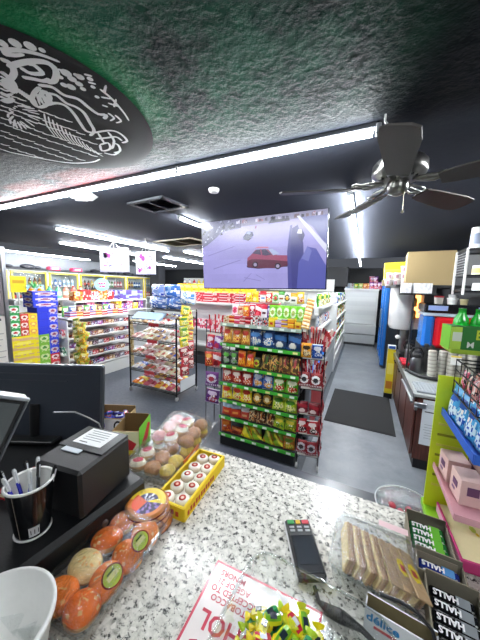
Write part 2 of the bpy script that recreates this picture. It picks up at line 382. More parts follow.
# ------------------------------------------------------------------ LED tubes
def tube_light(i, x, y, L, ax, label):
    t = thing('tube_light', label, 'light', (x, y, H), 0 if ax == 'X' else pi/2, 'ceiling tube lights')
    g = G('paint', '5a5d62'); g.box((0, 0, -.012), (L, .036, .024), bev=.004)
    for sgn in (-1, 1): g.box((sgn*(L/2+.005), 0, -.03), (.025, .045, .05), '8a8d90', bev=.005)
    g.build('housing', t)
    g = G('tube' if ax == 'X' else 'tube_far'); n = max(1, round(L/1.22))
    g.tube([(-L/2+.02, 0, -.040), (L/2-.02, 0, -.040)], .014 if ax == 'Y' else .017, 10); g.build('tube', t)
    for k in range(1, n): g = G('paint', 'bbbbbb'); g.box((-L/2+k*L/n, 0, -.033), (.02, .04, .045)); g.build('joint_clip', t)
tl = ['long white tube light running across the near ceiling above the counter', 'long tube light on the left behind the white emergency light',
      'tube light left of the hanging signs, further back', 'short tube light just left of the television', 'tube light over the far left drink coolers',
      'long tube light running down the right aisle behind the fan', 'tube light behind the hanging signs over the back shelves', 'short tube light beside the far ceiling vent',
      'far tube light seen above the pale back shelves', 'tube light hidden behind the television', 'far left tube light near the dark column',
      'unseen tube light added behind the camera over the cashier side, left', 'unseen tube light added behind the camera over the cashier side, right', 'unseen tube light on the right, before the drinks counter']
for i, t in enumerate(TUBES): tube_light(i, *t, tl[i])

# ------------------------------------------------------------------ painted seal on the ceiling (flat paint)
def cp(px, py):      # the ceiling point seen at a place in the seal's drawing
    d = CR @ Vector((px-240, -(py-320), -262)); t = (H-HC)/d.z; return Vector((d.x*t, d.y*t))
SC = Vector((-1.56, .86)); SR = .555
t = thing('ceiling_mural', 'round black and white eagle seal painted on the textured ceiling', 'mural', (SC.x, SC.y, H))
g = G('card', '0e0f12'); n = 72
g.poly([(SR*cos(2*pi*k/n), SR*sin(2*pi*k/n), -.002) for k in range(n)][::-1]); g.build('painted_disc', t)
NS = [0]
def stroke(g, pts, w0, w1=None):
    NS[0] += 1; dz = -.004-.00002*NS[0]
    w1 = w0 if w1 is None else w1; P = [cp(*p)-SC for p in pts]
    Q = []                                         # smooth the polyline
    for i in range(len(P)-1):
        p0 = P[max(i-1, 0)]; p1 = P[i]; p2 = P[i+1]; p3 = P[min(i+2, len(P)-1)]
        for k in range(4):
            u = k/4; Q.append(.5*((2*p1)+(p2-p0)*u+(2*p0-5*p1+4*p2-p3)*u*u+(3*p1-p0-3*p2+p3)*u**3))
    Q.append(P[-1]); vs = []; m = len(Q)-1
    for i, p in enumerate(Q):
        d = (Q[min(i+1, m)]-Q[max(i-1, 0)]); d = d.normalized() if d.length > 1e-6 else Vector((1, 0)); nn = Vector((-d.y, d.x)); w = 1.45*(w0+(w1-w0)*i/m)/2
        if i in (0, m): w *= .5
        if p.length > SR*.99: p = p*(SR*.99/p.length)
        vs += [(p.x+nn.x*w, p.y+nn.y*w, dz), (p.x-nn.x*w, p.y-nn.y*w, dz)]
    g.add(vs, [[2*i, 2*i+1, 2*i+3, 2*i+2] for i in range(m)])
g = G('paper', 'ffffff')
def blob(x, y, r):
    c = cp(x, y)-SC
    if c.length < SR: g.poly([(c.x+r*cos(2*pi*k/12), c.y+r*sin(2*pi*k/12), -.0038) for k in range(12)][::-1])
# rim ornament, left to right
for x, y, r in [(2, 42, .017), (15, 42, .019), (30, 45, .019), (42, 49, .011)]: blob(x, y, r)
for s_ in [[(0, 49), (20, 49), (42, 54), (60, 61)], [(2, 52), (14, 54), (24, 53)]]: stroke(g, s_, .017, .008)
stroke(g, [(8, 66), (20, 62), (34, 60), (48, 62), (56, 70), (54, 80), (46, 81)], .018, .016)
stroke(g, [(20, 66), (30, 72), (42, 72), (34, 64), (26, 62)], .014); stroke(g, [(22, 76), (34, 78), (44, 80), (50, 78)], .014)
stroke(g, [(0, 58), (10, 62), (14, 72), (8, 80), (0, 84)], .016); stroke(g, [(0, 70), (8, 76), (14, 84), (12, 92)], .016)
for s_ in [[(4, 78), (6, 88)], [(9, 80), (11, 90)], [(14, 82), (15, 92)], [(0, 92), (10, 96)], [(2, 100), (14, 98)]]: stroke(g, s_, .016)
for x, y, r in [(66, 72, .02), (72, 78, .017), (64, 84, .014), (71, 86, .018), (80, 76, .016), (79, 83, .015), (83, 88, .012), (90, 78, .012), (76, 74, .01), (97, 96, .01), (93, 86, .01), (60, 76, .012)]: blob(x, y, r)
for s_ in [[(84, 73), (92, 75)], [(88, 81), (96, 83)], [(58, 68), (64, 70)], [(100, 88), (112, 98), (124, 112), (129, 120)], [(101, 96), (112, 98)], [(104, 92), (106, 84)], [(108, 102), (120, 106)], [(114, 106), (116, 98)],
           [(108, 112), (114, 117), (110, 120)], [(115, 114), (121, 120), (116, 122)], [(102, 104), (108, 106)]]: stroke(g, s_, .009, .006)
# the snake: long wavy double lines from the centre to the right
stroke(g, [(38, 84), (52, 86), (64, 94), (78, 98), (88, 106), (98, 113), (106, 114), (104, 118)], .013)
stroke(g, [(44, 92), (56, 94), (66, 102), (76, 106), (84, 112), (90, 122), (94, 130), (90, 135)], .012)
stroke(g, [(46, 104), (56, 102), (66, 105), (74, 113), (80, 122), (86, 130), (94, 132)], .012)
stroke(g, [(40, 86), (34, 92), (32, 100), (38, 106), (46, 104), (50, 96), (44, 90), (40, 96)], .013)
for k in range(8): stroke(g, [(36+k*1.6, 92+(k % 3)), (40+k*1.8, 104-(k % 2)*2)], .006)
# the head at the right
for s_ in [[(94, 132), (104, 130), (114, 130), (122, 134), (127, 140), (122, 142)], [(96, 138), (106, 137), (116, 136), (122, 140)], [(100, 144), (108, 142), (110, 148), (102, 150), (100, 144)], [(112, 142), (118, 144), (120, 150), (114, 152)],
           [(104, 152), (114, 154), (120, 150)], [(108, 131), (114, 140), (112, 148)], [(98, 132), (104, 142)]]: stroke(g, s_, .01)
# wing feathers: rows of slim tapering strokes sweeping from the left to the head
rnd = random.Random(3)
def inside(x, y):
    P = [(-6, 88), (22, 92), (34, 108), (62, 112), (92, 138), (104, 152), (98, 160), (72, 161), (36, 157), (-6, 147)]; c = False
    for a in range(len(P)):
        (x1, y1), (x2, y2) = P[a], P[a-1]
        if (y1 > y) != (y2 > y) and x < (x2-x1)*(y-y1)/(y2-y1)+x1: c = not c
    return c
for row in range(15):
    for k in range(14):
        x = -8+k*8.4+(row % 2)*4; y = 74+row*6.6+k*3.0+rnd.uniform(-.6, .6); sl = .36-.012*row
        if inside(x, y) and inside(x+7, y+7*sl):
            stroke(g, [(x, y), (x+4.5, y+4.5*sl+.5), (x+9.5, y+9.5*sl)], .0105, .004)
for k in range(13): stroke(g, [(44+k*4.2, 112+k*3.1), (47+k*4.3, 124+k*2.4), (55+k*4, 135+k*1.7)], .006, .004)
stroke(g, [(0, 149), (24, 154), (50, 159), (72, 162), (92, 161), (100, 158)], .008)
for k in range(7): stroke(g, [(0, 74+k*4), (6, 77+k*4), (13, 76+k*4)], .010, .006)
for k in range(9): stroke(g, [(14+k*2.4, 84+k*1.5), (20+k*2.2, 92+k*1.6)], .009, .005)
for k in range(22):
    a = 2*pi*k/22; stroke(g, [(18+10*cos(a)*(.5+.5*(k % 2)), 112+8*sin(a)), (24+16*cos(a), 116+12*sin(a))], .007)
g.build('eagle_strokes', t)

# ------------------------------------------------------------------ vents, detector, emergency light, ceiling hook
def vent(name, label, x, y, sx, sy, rz, col='6d7076', stained=False):
    t = thing(name, label, 'vent', (x, y, H), rz)
    g = G('paint', col)
    for a, b, c, d in [(0, sy/2-.02, sx, .04), (0, -sy/2+.02, sx, .04), (sx/2-.02, 0, .04, sy), (-sx/2+.02, 0, .04, sy)]: g.box((a, b, -.009), (c, d, .018))
    g.build('frame', t)
    g = G('black', '15161a'); g.box((0, 0, -.002), (sx-.06, sy-.06, .004)); g.build('duct_opening', t)
    g = G('paint', col); k = -sx/2+.06
    while k < sx/2-.05:
        g.quad((k, -sy/2+.04, -.003), (k+.022, -sy/2+.04, -.016), (k+.022, sy/2-.04, -.016), (k, sy/2-.04, -.003), col); k += .034
    g.box((0, 0, -.012), (.02, sy-.06, .012), col); g.build('louver', t); return t
vent('air_vent', 'grey square air vent in the dark ceiling, nearer the counter', -1.97, 2.17, .5, .36, RD(-5), '50535a')
vent('ceiling_grille', 'pale stained rectangular ceiling grille further back, above the hanging signs', -3.15, 4.12, .95, .6, RD(-8), 'a9a08c')
t = thing('smoke_detector', 'small round white smoke detector on the ceiling near the television', 'smoke detector', (-1.213, 2.013, H))
g = G('plastic', 'e9e9e4'); g.lathe([(.045, 0), (.045, -.012), (.038, -.026), (.0, -.03)], 20, caps=False); g.build('cover', t)
g = G('plastic', 'b9b9b4'); g.lathe([(.03, -.0265), (.012, -.032), (0, -.033)], 12, caps=False); g.build('sensor', t)
t = thing('emergency_light', 'white wedge shaped emergency light beside the long tube light', 'emergency light', (-2.41, 1.69, H), RD(25))
g = G('plastic', 'e6e7e8'); g.add([(-.09, -.07, 0), (.09, -.07, 0), (.09, .07, 0), (-.09, .07, 0), (-.055, -.045, -.07), (.055, -.045, -.07), (.055, .03, -.05), (-.055, .03, -.05)], [[0, 1, 5, 4], [1, 2, 6, 5], [2, 3, 7, 6], [3, 0, 4, 7], [4, 5, 6, 7]]); g.build('housing', t)
for sx in (-1, 1): g = G('gloss', 'f4f4f4'); g.ball((sx*.075, -.06, -.035), .024); g.build('lamp_head', t)
t = thing('ceiling_hook', 'small white screw hook left hanging at the end of the long tube light', 'hook', (.03, 1.49, H))
g = G('plastic', 'd8d8d8'); g.tube([(0, 0, 0), (0, 0, -.03), (.012, 0, -.045), (.0, 0, -.06), (-.012, 0, -.05)], .005); g.build('hook', t)

# ------------------------------------------------------------------ ceiling fan
t = thing('ceiling_fan', 'dark pewter five blade ceiling fan hanging at the upper right', 'ceiling fan', (.12, 1.68, H))
PW = '9d9c98'
g = G('metal', PW); g.lathe([(.075, 0), (.078, -.012), (.07, -.03), (.05, -.055), (.03, -.07)], 28, caps=False); g.build('canopy', t)
g = G('metal', PW); g.tube([(0, 0, -.06), (0, 0, -.16)], .014, 12); g.build('downrod', t)
g = G('metal', PW); g.lathe([(.03, -.12), (.07, -.13), (.115, -.145), (.128, -.16), (.13, -.20), (.125, -.215), (.10, -.235), (.07, -.25), (0, -.25)], 36, caps=False)
for k in range(20): a = 2*pi*k/20; g.box((.092*cos(a), .092*sin(a), -.238), (.012, .012, .008), '2a2a2a')
g.build('motor_housing', t)
g = G('metal', PW); g.lathe([(.05, -.245), (.052, -.275), (.045, -.30), (.022, -.312), (0, -.314)], 24, caps=False); g.build('switch_cup', t)
g = G('metal', 'c8c0a8'); g.tube([(.03, -.02, -.30), (.031, -.021, -.40)], .0015, 5); g.ball((.031, -.021, -.405), .007); g.build('pull_chain', t)
for k, A in enumerate([193, 121, 49, -23, -95]):
    a = RD(A); R = Matrix.Rotation(a, 4, 'Z')
    g = G('metal', PW); g.T = R
    for sy in (-1, 1): g.tube([(.08, sy*.012, -.252), (.12, sy*.035, -.258), (.155, sy*.042, -.262), (.185, sy*.022, -.262), (.215, sy*.04, -.262), (.23, sy*.02, -.262)], .0065, 6)
    g.tube([(.07, 0, -.25), (.13, 0, -.262), (.22, 0, -.262)], .008, 6); b1 = g.build('blade_iron', t)
    g = G('paint', '4a3c34' if A in (49,) else '4a4744'); g.T = R @ Matrix.Translation((0, 0, -.275)) @ Matrix.Rotation(RD(-13), 4, 'X')
    out = [(.185, -.045), (.25, -.055), (.52, -.072), (.60, -.064), (.62, -.035), (.62, .035), (.60, .064), (.52, .072), (.25, .055), (.185, .045)]
    n = len(out); g.add([(x, y, z) for z in (.004, -.004) for x, y in out], [list(range(n)), list(range(2*n-1, n-1, -1))]+[[i, (i+1) % n, n+(i+1) % n, n+i] for i in range(n)])
    g.build('blade', t)

# ------------------------------------------------------------------ television
t = thing('television', 'large flat television hanging from the ceiling showing a parking lot camera view', 'television', (-1.135, 2.95, 1.915), RD(0), rot=(RD(4), RD(-1.0), 0))
TW, TH = 1.54, .83
g = G('gloss', '101114'); g.box((0, .0, TH/2), (TW, .035, TH), bev=.006); g.box((0, .03, TH*.45), (TW*.6, .05, TH*.6), '0c0c0e', bev=.01); g.build('body', t)
g = G('screen')
def SP(u, v, k=0): return (-TW/2+.01+u*(TW-.02), -.0185-k*.0004, .012+v*(TH-.022))
def scr(pts, c, k): g.poly([SP(u, v, k) for u, v in pts], c)
nu, nv = 26, 14; rn = random.Random(5)
for j in range(nv):
    for i in range(nu):
        u, v = (i+.5)/nu, (j+.5)/nv; q = mnoise.noise(Vector((u*4, v*5, 1)))*.5+rn.uniform(-.04, .04)
        c = hx('a39ddc'); c = tuple(max(0, x*(1+q*.35)) for x in c); g.quad(SP(i/nu, j/nv), SP((i+1)/nu, j/nv), SP((i+1)/nu, (j+1)/nv), SP(i/nu, (j+1)/nv), c)
scr([(0, .62), (.05, .66), (.12, .74), (.2, .84), (.36, .87), (.36, 1), (0, 1)], '6d6f90', 1)
for k in range(46):
    x = rn.uniform(0, .30); y = rn.uniform(.66+x*.7, .98); r = rn.uniform(.012, .03); scr([(x, y), (x+r, y+.01), (x+r*.6, y+r*1.5)], rn.choice(['3f4258', '9fa3c4', '55596e', 'c7c9e6', '30333f']), 2)
scr([(.3, .88), (1, .93), (1, 1), (.3, 1)], '8b88a8', 1)
for k in range(30):
    x = rn.uniform(.3, .97); scr([(x, .93), (x+.02, .93), (x+.02, .93+rn.uniform(.02, .06)), (x, .97)], rn.choice(['4c4a60', 'd8d4ee', '6f5c68', '2f3040', 'a06a78']), 2)
scr([(.58, .89), (.74, .90), (.74, .93), (.60, .94)], '33334a', 3)
scr([(.80, .93), (.90, .80), (1, .55), (1, .93)], '6f74ad', 3); scr([(.79, .95), (.81, .95), (1, .56), (1, .46)], 'd9dcf6', 4)
scr([(.755, 0), (.745, .45), (.76, .80), (.80, .84), (.84, .6), (.86, 0)], '3e3f86', 3)
scr([(.80, 0), (.81, .35), (.87, .55), (.93, .52), (1, .3), (1, 0)], '585cae', 4); scr([(.80, .70), (.83, .78), (.85, .7), (.83, .6)], '3a3a72', 5)
scr([(.735, .0), (.725, .5), (.745, .84), (.76, .84), (.75, .5), (.765, 0)], '4a4a92', 5)
scr([(.83, .40), (.87, .56), (.90, .50), (.88, .36)], '7478c2', 5); scr([(.795, .73), (.805, .78), (.83, .77), (.83, .72)], 'e8e8fa', 6)
# the red car, the dark car
scr([(.40, .33), (.41, .30), (.50, .28), (.74, .30), (.73, .34)], '2a2440', 3)
scr([(.405, .36), (.41, .32), (.48, .30), (.66, .29), (.735, .33), (.745, .40), (.735, .45), (.65, .46), (.58, .545), (.48, .55), (.44, .48), (.41, .44)], '9a4468', 4)
scr([(.405, .36), (.41, .31), (.48, .29), (.66, .28), (.735, .32), (.73, .37), (.6, .40), (.45, .42), (.41, .40)], '5e2642', 5)
scr([(.45, .50), (.49, .55), (.56, .55), (.61, .47), (.56, .46)], '433a5c', 5); scr([(.515, .555), (.525, .555), (.535, .46), (.525, .46)], '9a4468', 6)
scr([(.58, .545), (.61, .55), (.67, .48), (.62, .46)], 'a9b6de', 6); scr([(.47, .57), (.50, .59), (.58, .58), (.585, .56)], 'c87898', 6)
for cx, cy in [(.475, .34), (.655, .31)]: scr([(cx+.024*cos(a*pi/5), cy+.045*sin(a*pi/5)) for a in range(10)], '26202e', 6); scr([(cx+.014*cos(a*pi/5), cy+.026*sin(a*pi/5)) for a in range(10)], 'a99cc0', 7)
scr([(.375, .74), (.38, .70), (.42, .70), (.465, .75), (.455, .80), (.41, .81)], '3c4468', 4); scr([(.40, .79), (.42, .805), (.445, .79), (.43, .765)], '8f9cc8', 5); scr([(.37, .71), (.42, .68), (.46, .73), (.41, .70)], '22223a', 3)
scr([(.475, .86), (.48, .83), (.49, .86), (.485, .89)], '8a4a6a', 3)
for s_ in [[(.1, .3), (.35, .42), (.352, .41), (.1, .287)], [(.05, .5), (.3, .62), (.302, .612), (.05, .49)], [(.38, .16), (.52, .11), (.52, .10), (.38, .152)], [(.37, .10), (.44, .22), (.444, .218), (.376, .096)], [(.48, .2), (.55, .13), (.552, .12), (.48, .19)]]: scr(s_, '8580b8', 3)
g.build('screen', t)
g = G('paint', '1a1b1e'); g.tube([(0, .06, TH*.5), (0, .06, TH+.02)], .022, 10); g.box((0, .06, TH+.01), (.12, .08, .01)); g.build('ceiling_mount', t)
# ------------------------------------------------------------------ two signs hanging on strings
def hang_sign(label, x0, x1, y, z0, z1, acc, seed):
    xm = (x0+x1)/2; t = thing('hanging_sign', label, 'sign', (xm, y, z0), 0, 'signs hanging on strings'); w = x1-x0; h = z1-z0; rn = random.Random(seed)
    g = G('paper', 'f3f1f5'); g.box((0, 0, h/2), (w, .012, h), 'f3f1f5'); g.build('board', t)
    g = G('paper', acc)
    def P(u, v, k=1): return (-w/2+u*w, -.006-.0012*k, v*h)
    for a in range(2):     # wavy ribbon and round shapes
        pts = [(.06+.09*k, .5+.3*sin(k*1.1+seed+a*2)) for k in range(10)]
        for k in range(9): (u0, v0), (u1, v1) = pts[k], pts[k+1]; g.quad(P(u0, v0), P(u1, v1), P(u1, v1+.06), P(u0, v0+.06), ['5b4f8f', acc][a])
    for k in range(7):
        u, v, r = rn.uniform(.12, .88), rn.uniform(.15, .85), rn.uniform(.04, .10)
        g.poly([P(u+r*cos(i*pi/6), v+r*1.3*sin(i*pi/6), 2) for i in range(12)], rn.choice([acc, 'd98ad0', 'b04aa8', 'cfd4ee', 'e6e6f4']))
    g.quad(P(0, 0, 1), P(1, 0, 1), P(1, .12, 1), P(0, .12, 1), 'c9c6ee'); g.build('printed_art', t)
    for sx in (-.2, 0, .2): g = G('plastic', 'f0f0f0'); g.tube([(sx*w, 0, h), (sx*.3*w, 0, h+.09), (0, 0, H-z0)], .004, 5); g.build('string', t)
hang_sign('larger white sign with pink and purple swirls hanging on strings', -4.76, -3.98, 3.6, 2.16, 2.60, 'd560b8', 1)
hang_sign('smaller white sign with lilac artwork hanging right of the larger one', -3.80, -3.34, 3.6, 2.12, 2.52, 'a9a0dc', 4)
# ================================================================== CENTRE GONDOLA OF CRISPS
GX0, GX1, GY = -1.475, -.545, 2.64
GW = GX1-GX0
t = thing('gondola_shelf', 'black metal gondola shelf with bright green price rails full of snack bags', 'shelf', ((GX0+GX1)/2, GY, 0))
g = G('paint', '23252a'); g.box((0, .43, .80), (GW, .04, 1.5)); g.build('back_panel', t)
g = G('paint', '1b1c20'); g.box((0, .22, .07), (GW, .4, .14), bev=.01); g.build('base', t)
for sx in (-1, 1): g = G('paint', '1b1c20'); g.box((sx*(GW/2-.012), .42, .80), (.024, .05, 1.58)); g.build('upright', t)
SZ = [.165, .385, .595, .805, 1.02, 1.28, 1.515]      # shelf tops
for i, z in enumerate(SZ):
    g = G('paint', '2a2c31'); g.box((0, .215, z-.012), (GW, .41, .018)); g.box((0, .01, z-.02), (GW, .012, .03)); sh = g.build('shelf', t)
    g = G('plastic', '3fae35' if i < 6 else '8fa593'); g.box((0, -.004, z-.012), (GW+.005, .008, .036), '46b53a' if i < 6 else '9fb3a4')
    for k in range(7):
        x = -GW/2+.07+k*.133+rv(.02); g.box((x, -.0095, z-.012), (.05, .003, .024), random.choice(['f2f2ee', 'f2f2ee', 'fbe9a0', 'e9f5e6']))
    g.build('price_rail', sh)
g = G('rough_metal', '9a9ca0')
for k in range(8): x = -GW/2+.04+k*(GW-.08)/7; g.tube([(x, .41, 1.5), (x, .41, 1.88)], .003, 5)
for k in range(6): z = 1.54+k*.066; g.tube([(-GW/2+.03, .405, z), (GW/2-.03, .405, z)], .003, 5)
g.build('grid_panel', t)
# bags: (shelf index from the bottom, list of (colour words, style, a, b, c, width, height, n))
ROWS = {
 5: [('tan and red', 'chip', 'c98c3a', 'b5301c', 'f1c65a', .125, .19, 3), ('dark blue', 'chip', '1c3f7a', '3f79b8', 'd8d6cc', .15, .19, 2), ('navy and white', 'band', '17335f', '2b62a0', 'dcd9d0', .15, .18, 2)],
 4: [('black and green', 'chip', '262b2b', '58a83c', '9a9c98', .115, .17, 2), ('orange and red', 'chip', 'e06a18', 'c4221a', 'f3b02a', .12, .185, 2), ('lime spotted', 'ring', '3c3a28', 'd1dc3a', 'a83a2a', .10, .13, 1), ('brown and green', 'mix', '54402c', 'd8a455', '4b7a35', .125, .18, 2), ('brown and pink', 'mix', '63452c', 'd9b05a', 'b84a50', .125, .18, 2)],
 3: [('deep red', 'chip', 'a81c22', 'e8d8cc', 'd8602a', .125, .165, 3), ('royal blue', 'chip', '2659b0', 'cfd8ea', 'e0a030', .12, .18, 2), ('leaf green', 'chip', '62b52a', 'e7e9c4', 'd03a28', .13, .165, 2)],
 2: [('bright yellow', 'chip', 'f2d51a', 'e8412a', 'f9eda0', .125, .175, 3), ('black and gold', 'ring', '26221c', 'c99430', 'efe0b4', .12, .175, 2), ('lime green', 'chip', 'b4cc2c', '4a8a24', 'efe7a0', .13, .165, 2)],
 1: [('pale blue and red', 'top', 'd8452c', 'c3ddf0', 'f2a050', .13, .155, 2), ('white and red', 'top', 'cf4a3c', 'ece4e0', 'e8b080', .11, .14, 1), ('brown and cream speckled', 'mix', '6a3b24', 'e9cfa0', 'c9772e', .10, .135, 3), ('yellow green', 'chip', 'a9c526', 'e9d534', '548a22', .13, .135, 2)],
 0: [('orange red', 'chip', 'd0501e', 'e9882c', 'a3241a', .13, .165, 1), ('dark orange', 'band', 'a23a16', 'd97a28', '6b1e12', .14, .09, 1), ('yellow tortilla', 'diag', 'f0dc20', '9ab82a', 'c9501e', .14, .14, 1), ('green and yellow', 'diag', '8fb52a', 'f1e03a', 'd06a20', .13, .15, 3), ('orange and green', 'chip', 'c9722a', '74a032', 'e5c040', .13, .15, 1)]}
SN = {5: 'the top bag row', 4: 'the second bag row down', 3: 'the third bag row down', 2: 'the fourth bag row down', 1: 'the fifth bag row down', 0: 'the bottom bag row'}
for si, row in ROWS.items():
    tot = sum(r[5]*r[7] for r in row); k = (GW-.02)/tot; x = GX0+.01; idx = 0
    for wd, st, a, b, c, w_, h_, n in row:
        for q in range(n):
            me = bag(w_*1.04*k, h_, .055, st, a, b, c, 'foil', (idx % 3))
            lay = wd in ('yellow tortilla', 'dark orange') or (wd == 'green and yellow')
            rot = (RD(-8+rv(4)), RD(rv(4)), RD(rv(9))) if not lay else (RD(-28), RD(rv(22)), RD(rv(16)))
            nm = ('%s snack bag, %s from left in %s' % (wd, ORD[q], SN[si])) if n > 1 else '%s snack bag in %s' % (wd, SN[si])
            item('snack_bag', me, nm, 'snack bag', 'snack bags on the gondola', (x+w_*k/2, GY+.045+rv(.008), SZ[si]+.001), rot); x += w_*k; idx += 1
# candy on the gondola's top
z0 = SZ[6]
FR = [('tan speckled', 'mix', 'c9a070', 'e0d6c4', '8a4a34'), ('orange', 'bars', 'e88a2c', 'f4d9a0', 'c9301c'), ('pink and white', 'bars', 'd9486a', 'f1e4e4', 'c0242c'), ('red cherry', 'bars', 'c8242c', 'ecc9c4', 'a11a20'), ('crimson', 'bars', 'd1303c', 'f0b8b8', '8a1420'),
      ('white and black', 'mix', 'e4e0dc', '33303a', 'c42c34'), ('silver', 'mix', 'c9c9d1', '3c3844', 'b02830'), ('black', 'mix', '302c34', 'd3d0d4', 'c9343a'), ('yellow edged', 'top', 'd8b62c', 'f1d83c', 'b0281c'), ('purple', 'bars', '7a4a9a', 'c9a8d8', 'e0cfe4'), ('violet', 'bars', '6a3a90', 'd4c0e4', 'e9b02c'), ('orange and yellow', 'bars', 'e8a22a', 'f2d24a', 'c8541c'), ('gold', 'top', 'd8a72c', 'efcf4a', 'a8441c')]
dx = (GW-.03)/len(FR)
for k, (wd, st, a, b, c) in enumerate(FR):
    item('candy_box', carton(dx*.93, .075+.015*(k % 3), .10, st, a, b, c, 'gloss', k), '%s candy box in the front row on top of the gondola' % wd, 'candy box', 'candy boxes on the gondola top', (GX0+.02+dx*(k+.5), GY+.07, z0), (0, 0, RD(rv(5))))
MR = [('white and pink', 'ring', 'efe3e8', 'd85c80', 'c2304a', .085, .13), ('tan', 'chip', 'c9a26a', 'b03a20', 'ead8b0', .08, .12), ('orange', 'chip', 'e6762a', 'f6dc5c', 'c01e20', .08, .13), ('scarlet', 'chip', 'c91f3a', 'f2dfe0', '7a1220', .08, .15), ('ruby', 'band', 'b3182c', 'f0e6e6', 'e05a6a', .08, .15), ('crimson and white', 'top', 'e8e6ea', 'c81f3c', '5a2638', .08, .15), ('purple', 'chip', '4c3a8c', 'd8d6f0', 'c73a5a', .08, .14), ('white and blue', 'ring', 'e9ecf2', '4a5ac0', 'b8304a', .075, .13)]
x = GX0+.04
for k, (wd, st, a, b, c, w_, h_) in enumerate(MR):
    item('candy_pouch', bag(w_, h_, .025, st, a, b, c, 'gloss', k), '%s candy pouch hanging in the middle tier over the gondola' % wd, 'candy pouch', 'candy pouches over the gondola', (x+w_/2, GY+.19, z0+.075), (RD(-6), RD(rv(3)), 0)); x += w_*.93
x = -.95
for k in range(5):
    item('candy_pouch', bag(.085, .17, .03, 'ring', '74c72c', 'd9efc0', '8a9a3a', 'gloss', k), 'lime green candy pouch, %s from left in the block of five' % ORD[k], 'candy pouch', 'lime candy pouches', (x+.04, GY+.17, z0+.06), (RD(-8), 0, RD(rv(3)))); x += .078
TR = [('yellow', 'chip', 'f0d022', 'f7ea78', 'c9a41c', -1.24), ('lemon', 'band', 'f2d82a', 'd9b81c', 'f7f0a0', -1.155), ('white and red', 'top', 'f0eee8', 'd0303a', '6a8ac0', -1.06), ('red and cream', 'chip', 'cc2a32', 'f1e9e0', 'd89a30', -.99), ('pale green', 'ring', 'dfe9d0', '4c9a3a', 'c93c30', -.91), ('green and cream', 'top', 'e9ecd9', '3f9434', '9a5a30', -.84), ('white with black', 'ring', 'f0efe8', '3a4438', 'd8a02a', -.77), ('white with orange', 'top', 'f2efe6', 'e0a42a', '44483c', -.70), ('golden', 'chip', 'e8b82a', 'f6efd0', 'b0421c', -.62)]
for k, (wd, st, a, b, c, x) in enumerate(TR):
    item('candy_pouch', bag(.082, .13, .025, st, a, b, c, 'gloss', k), '%s candy pouch in the topmost tier under the television' % wd, 'candy pouch', 'candy pouches under the television', (x, GY+.255, z0+.245+rv(.01)), (RD(-4), RD(rv(4)), 0))
# tan strip of cookie packs at the gondola's right edge
t = thing('cookie_strip', 'slanting clip strip of tan cookie packs at the right end of the gondola top', 'clip strip', (GX1+.015, GY+.08, 1.50), 0, rot=(RD(-25), RD(14), RD(20)))
g = G('plastic', 'd8d4cc'); g.box((0, .01, .17), (.05, .003, .36)); g.build('strip', t)
for k in range(6):
    o = link('cookie_pack', bag(.085, .07, .02, 'bars', 'd9a95a', 'f0d9a4', 'a86a34', 'gloss', k), t, (0, -.01, .02+k*.055))

# ------------------------------------------------------------------ wire side racks with hanging bags
def side_rack(label, x, y, wd, dp, tiers, top, rz=0, casters=True):
    t = thing('wire_rack', label, 'wire rack', (x, y, 0), rz)
    for sx in (-1, 1):
        for sy in (-1, 1): g = G('rough_metal', '2a2b2e'); g.tube([(sx*wd/2, sy*dp/2, .07 if casters else .02), (sx*wd/2, sy*dp/2, top)], .006, 6); g.build('post', t)
    for z in tiers:
        g = G('rough_metal', '3a3b3e'); P = [(-wd/2, -dp/2), (wd/2, -dp/2), (wd/2, dp/2), (-wd/2, dp/2), (-wd/2, -dp/2)]
        for dz in (0, .05): g.tube([(a, b, z+dz) for a, b in P], .0035, 5, smooth=False)
        for k in range(6): xx = -wd/2+wd*k/5; g.tube([(xx, -dp/2, z+.05), (xx, -dp/2, z), (xx, dp/2, z), (xx, dp/2, z+.05)], .002, 4)
        g.box((0, -dp/2-.004, z+.022), (wd*.96, .003, .036), 'd8d2c8', 'paper'); g.build('basket', t)
    if casters:
        for sx in (-1, 1):
            for sy in (-1, 1): g = G('plastic', 'b9b9bb'); g.T = Matrix.Translation((sx*wd/2, sy*dp/2, .035)) @ Matrix.Rotation(pi/2, 4, 'Y'); g.lathe([(.02, -.012), (.034, -.008), (.034, .008), (.02, .012)], 12); g.build('caster', t)
    return t
JX, JY = -.43, 2.78
side_rack('wire rack of red jerky bags standing at the right end of the gondola', JX, JY, .22, .22, [.16, .40, .62, .90, 1.22], 1.36, RD(8))
def sticks(n, x, y, z, wd, dp, h, cols, lab, cat, grp, spread=.28):
    for k in range(n):
        a, b, c = cols[k % len(cols)]; u = -1+2*(k+.5)/n
        me = carton(.017, h, .006, 'bars', a, b, c, 'gloss', k % 3, n=4)
        item('meat_stick', me, lab, cat, grp, (x+u*wd/2, y+((k % 3)-1)*dp/3, z+rv(.012)), (RD(-4+rv(6)), u*spread, RD(rv(18))))
RC = [('a8242c', 'd8a0a0', '7a1a22'), ('8a1f26', 'e0c0b0', 'b8382c'), ('b8353a', '6a1a22', 'd0b8a8'), ('c9505a', 'f0dcd8', 'a02028')]
sticks(20, JX, JY+.02, 1.29, .24, .15, .235, RC, 'red wrapped meat stick in the fan on top of the jerky rack', 'meat stick', 'meat sticks in the jerky rack top', .42)
for k, (wd, a, b, c) in enumerate([('orange and black', 'e59a2a', '3a2a20', 'e9d0a0'), ('dark blue', '1f3f86', 'd9dbe4', '4a6ab0')]):
    item('jerky_bag', bag(.105, .15, .03, 'chip', a, b, c, 'gloss', k), '%s pouch in front of the fan of meat sticks' % wd, 'jerky bag', 'jerky bags on the right rack', (JX-.055+.11*k, JY-.125, 1.235), (RD(-3), 0, RD(8)))
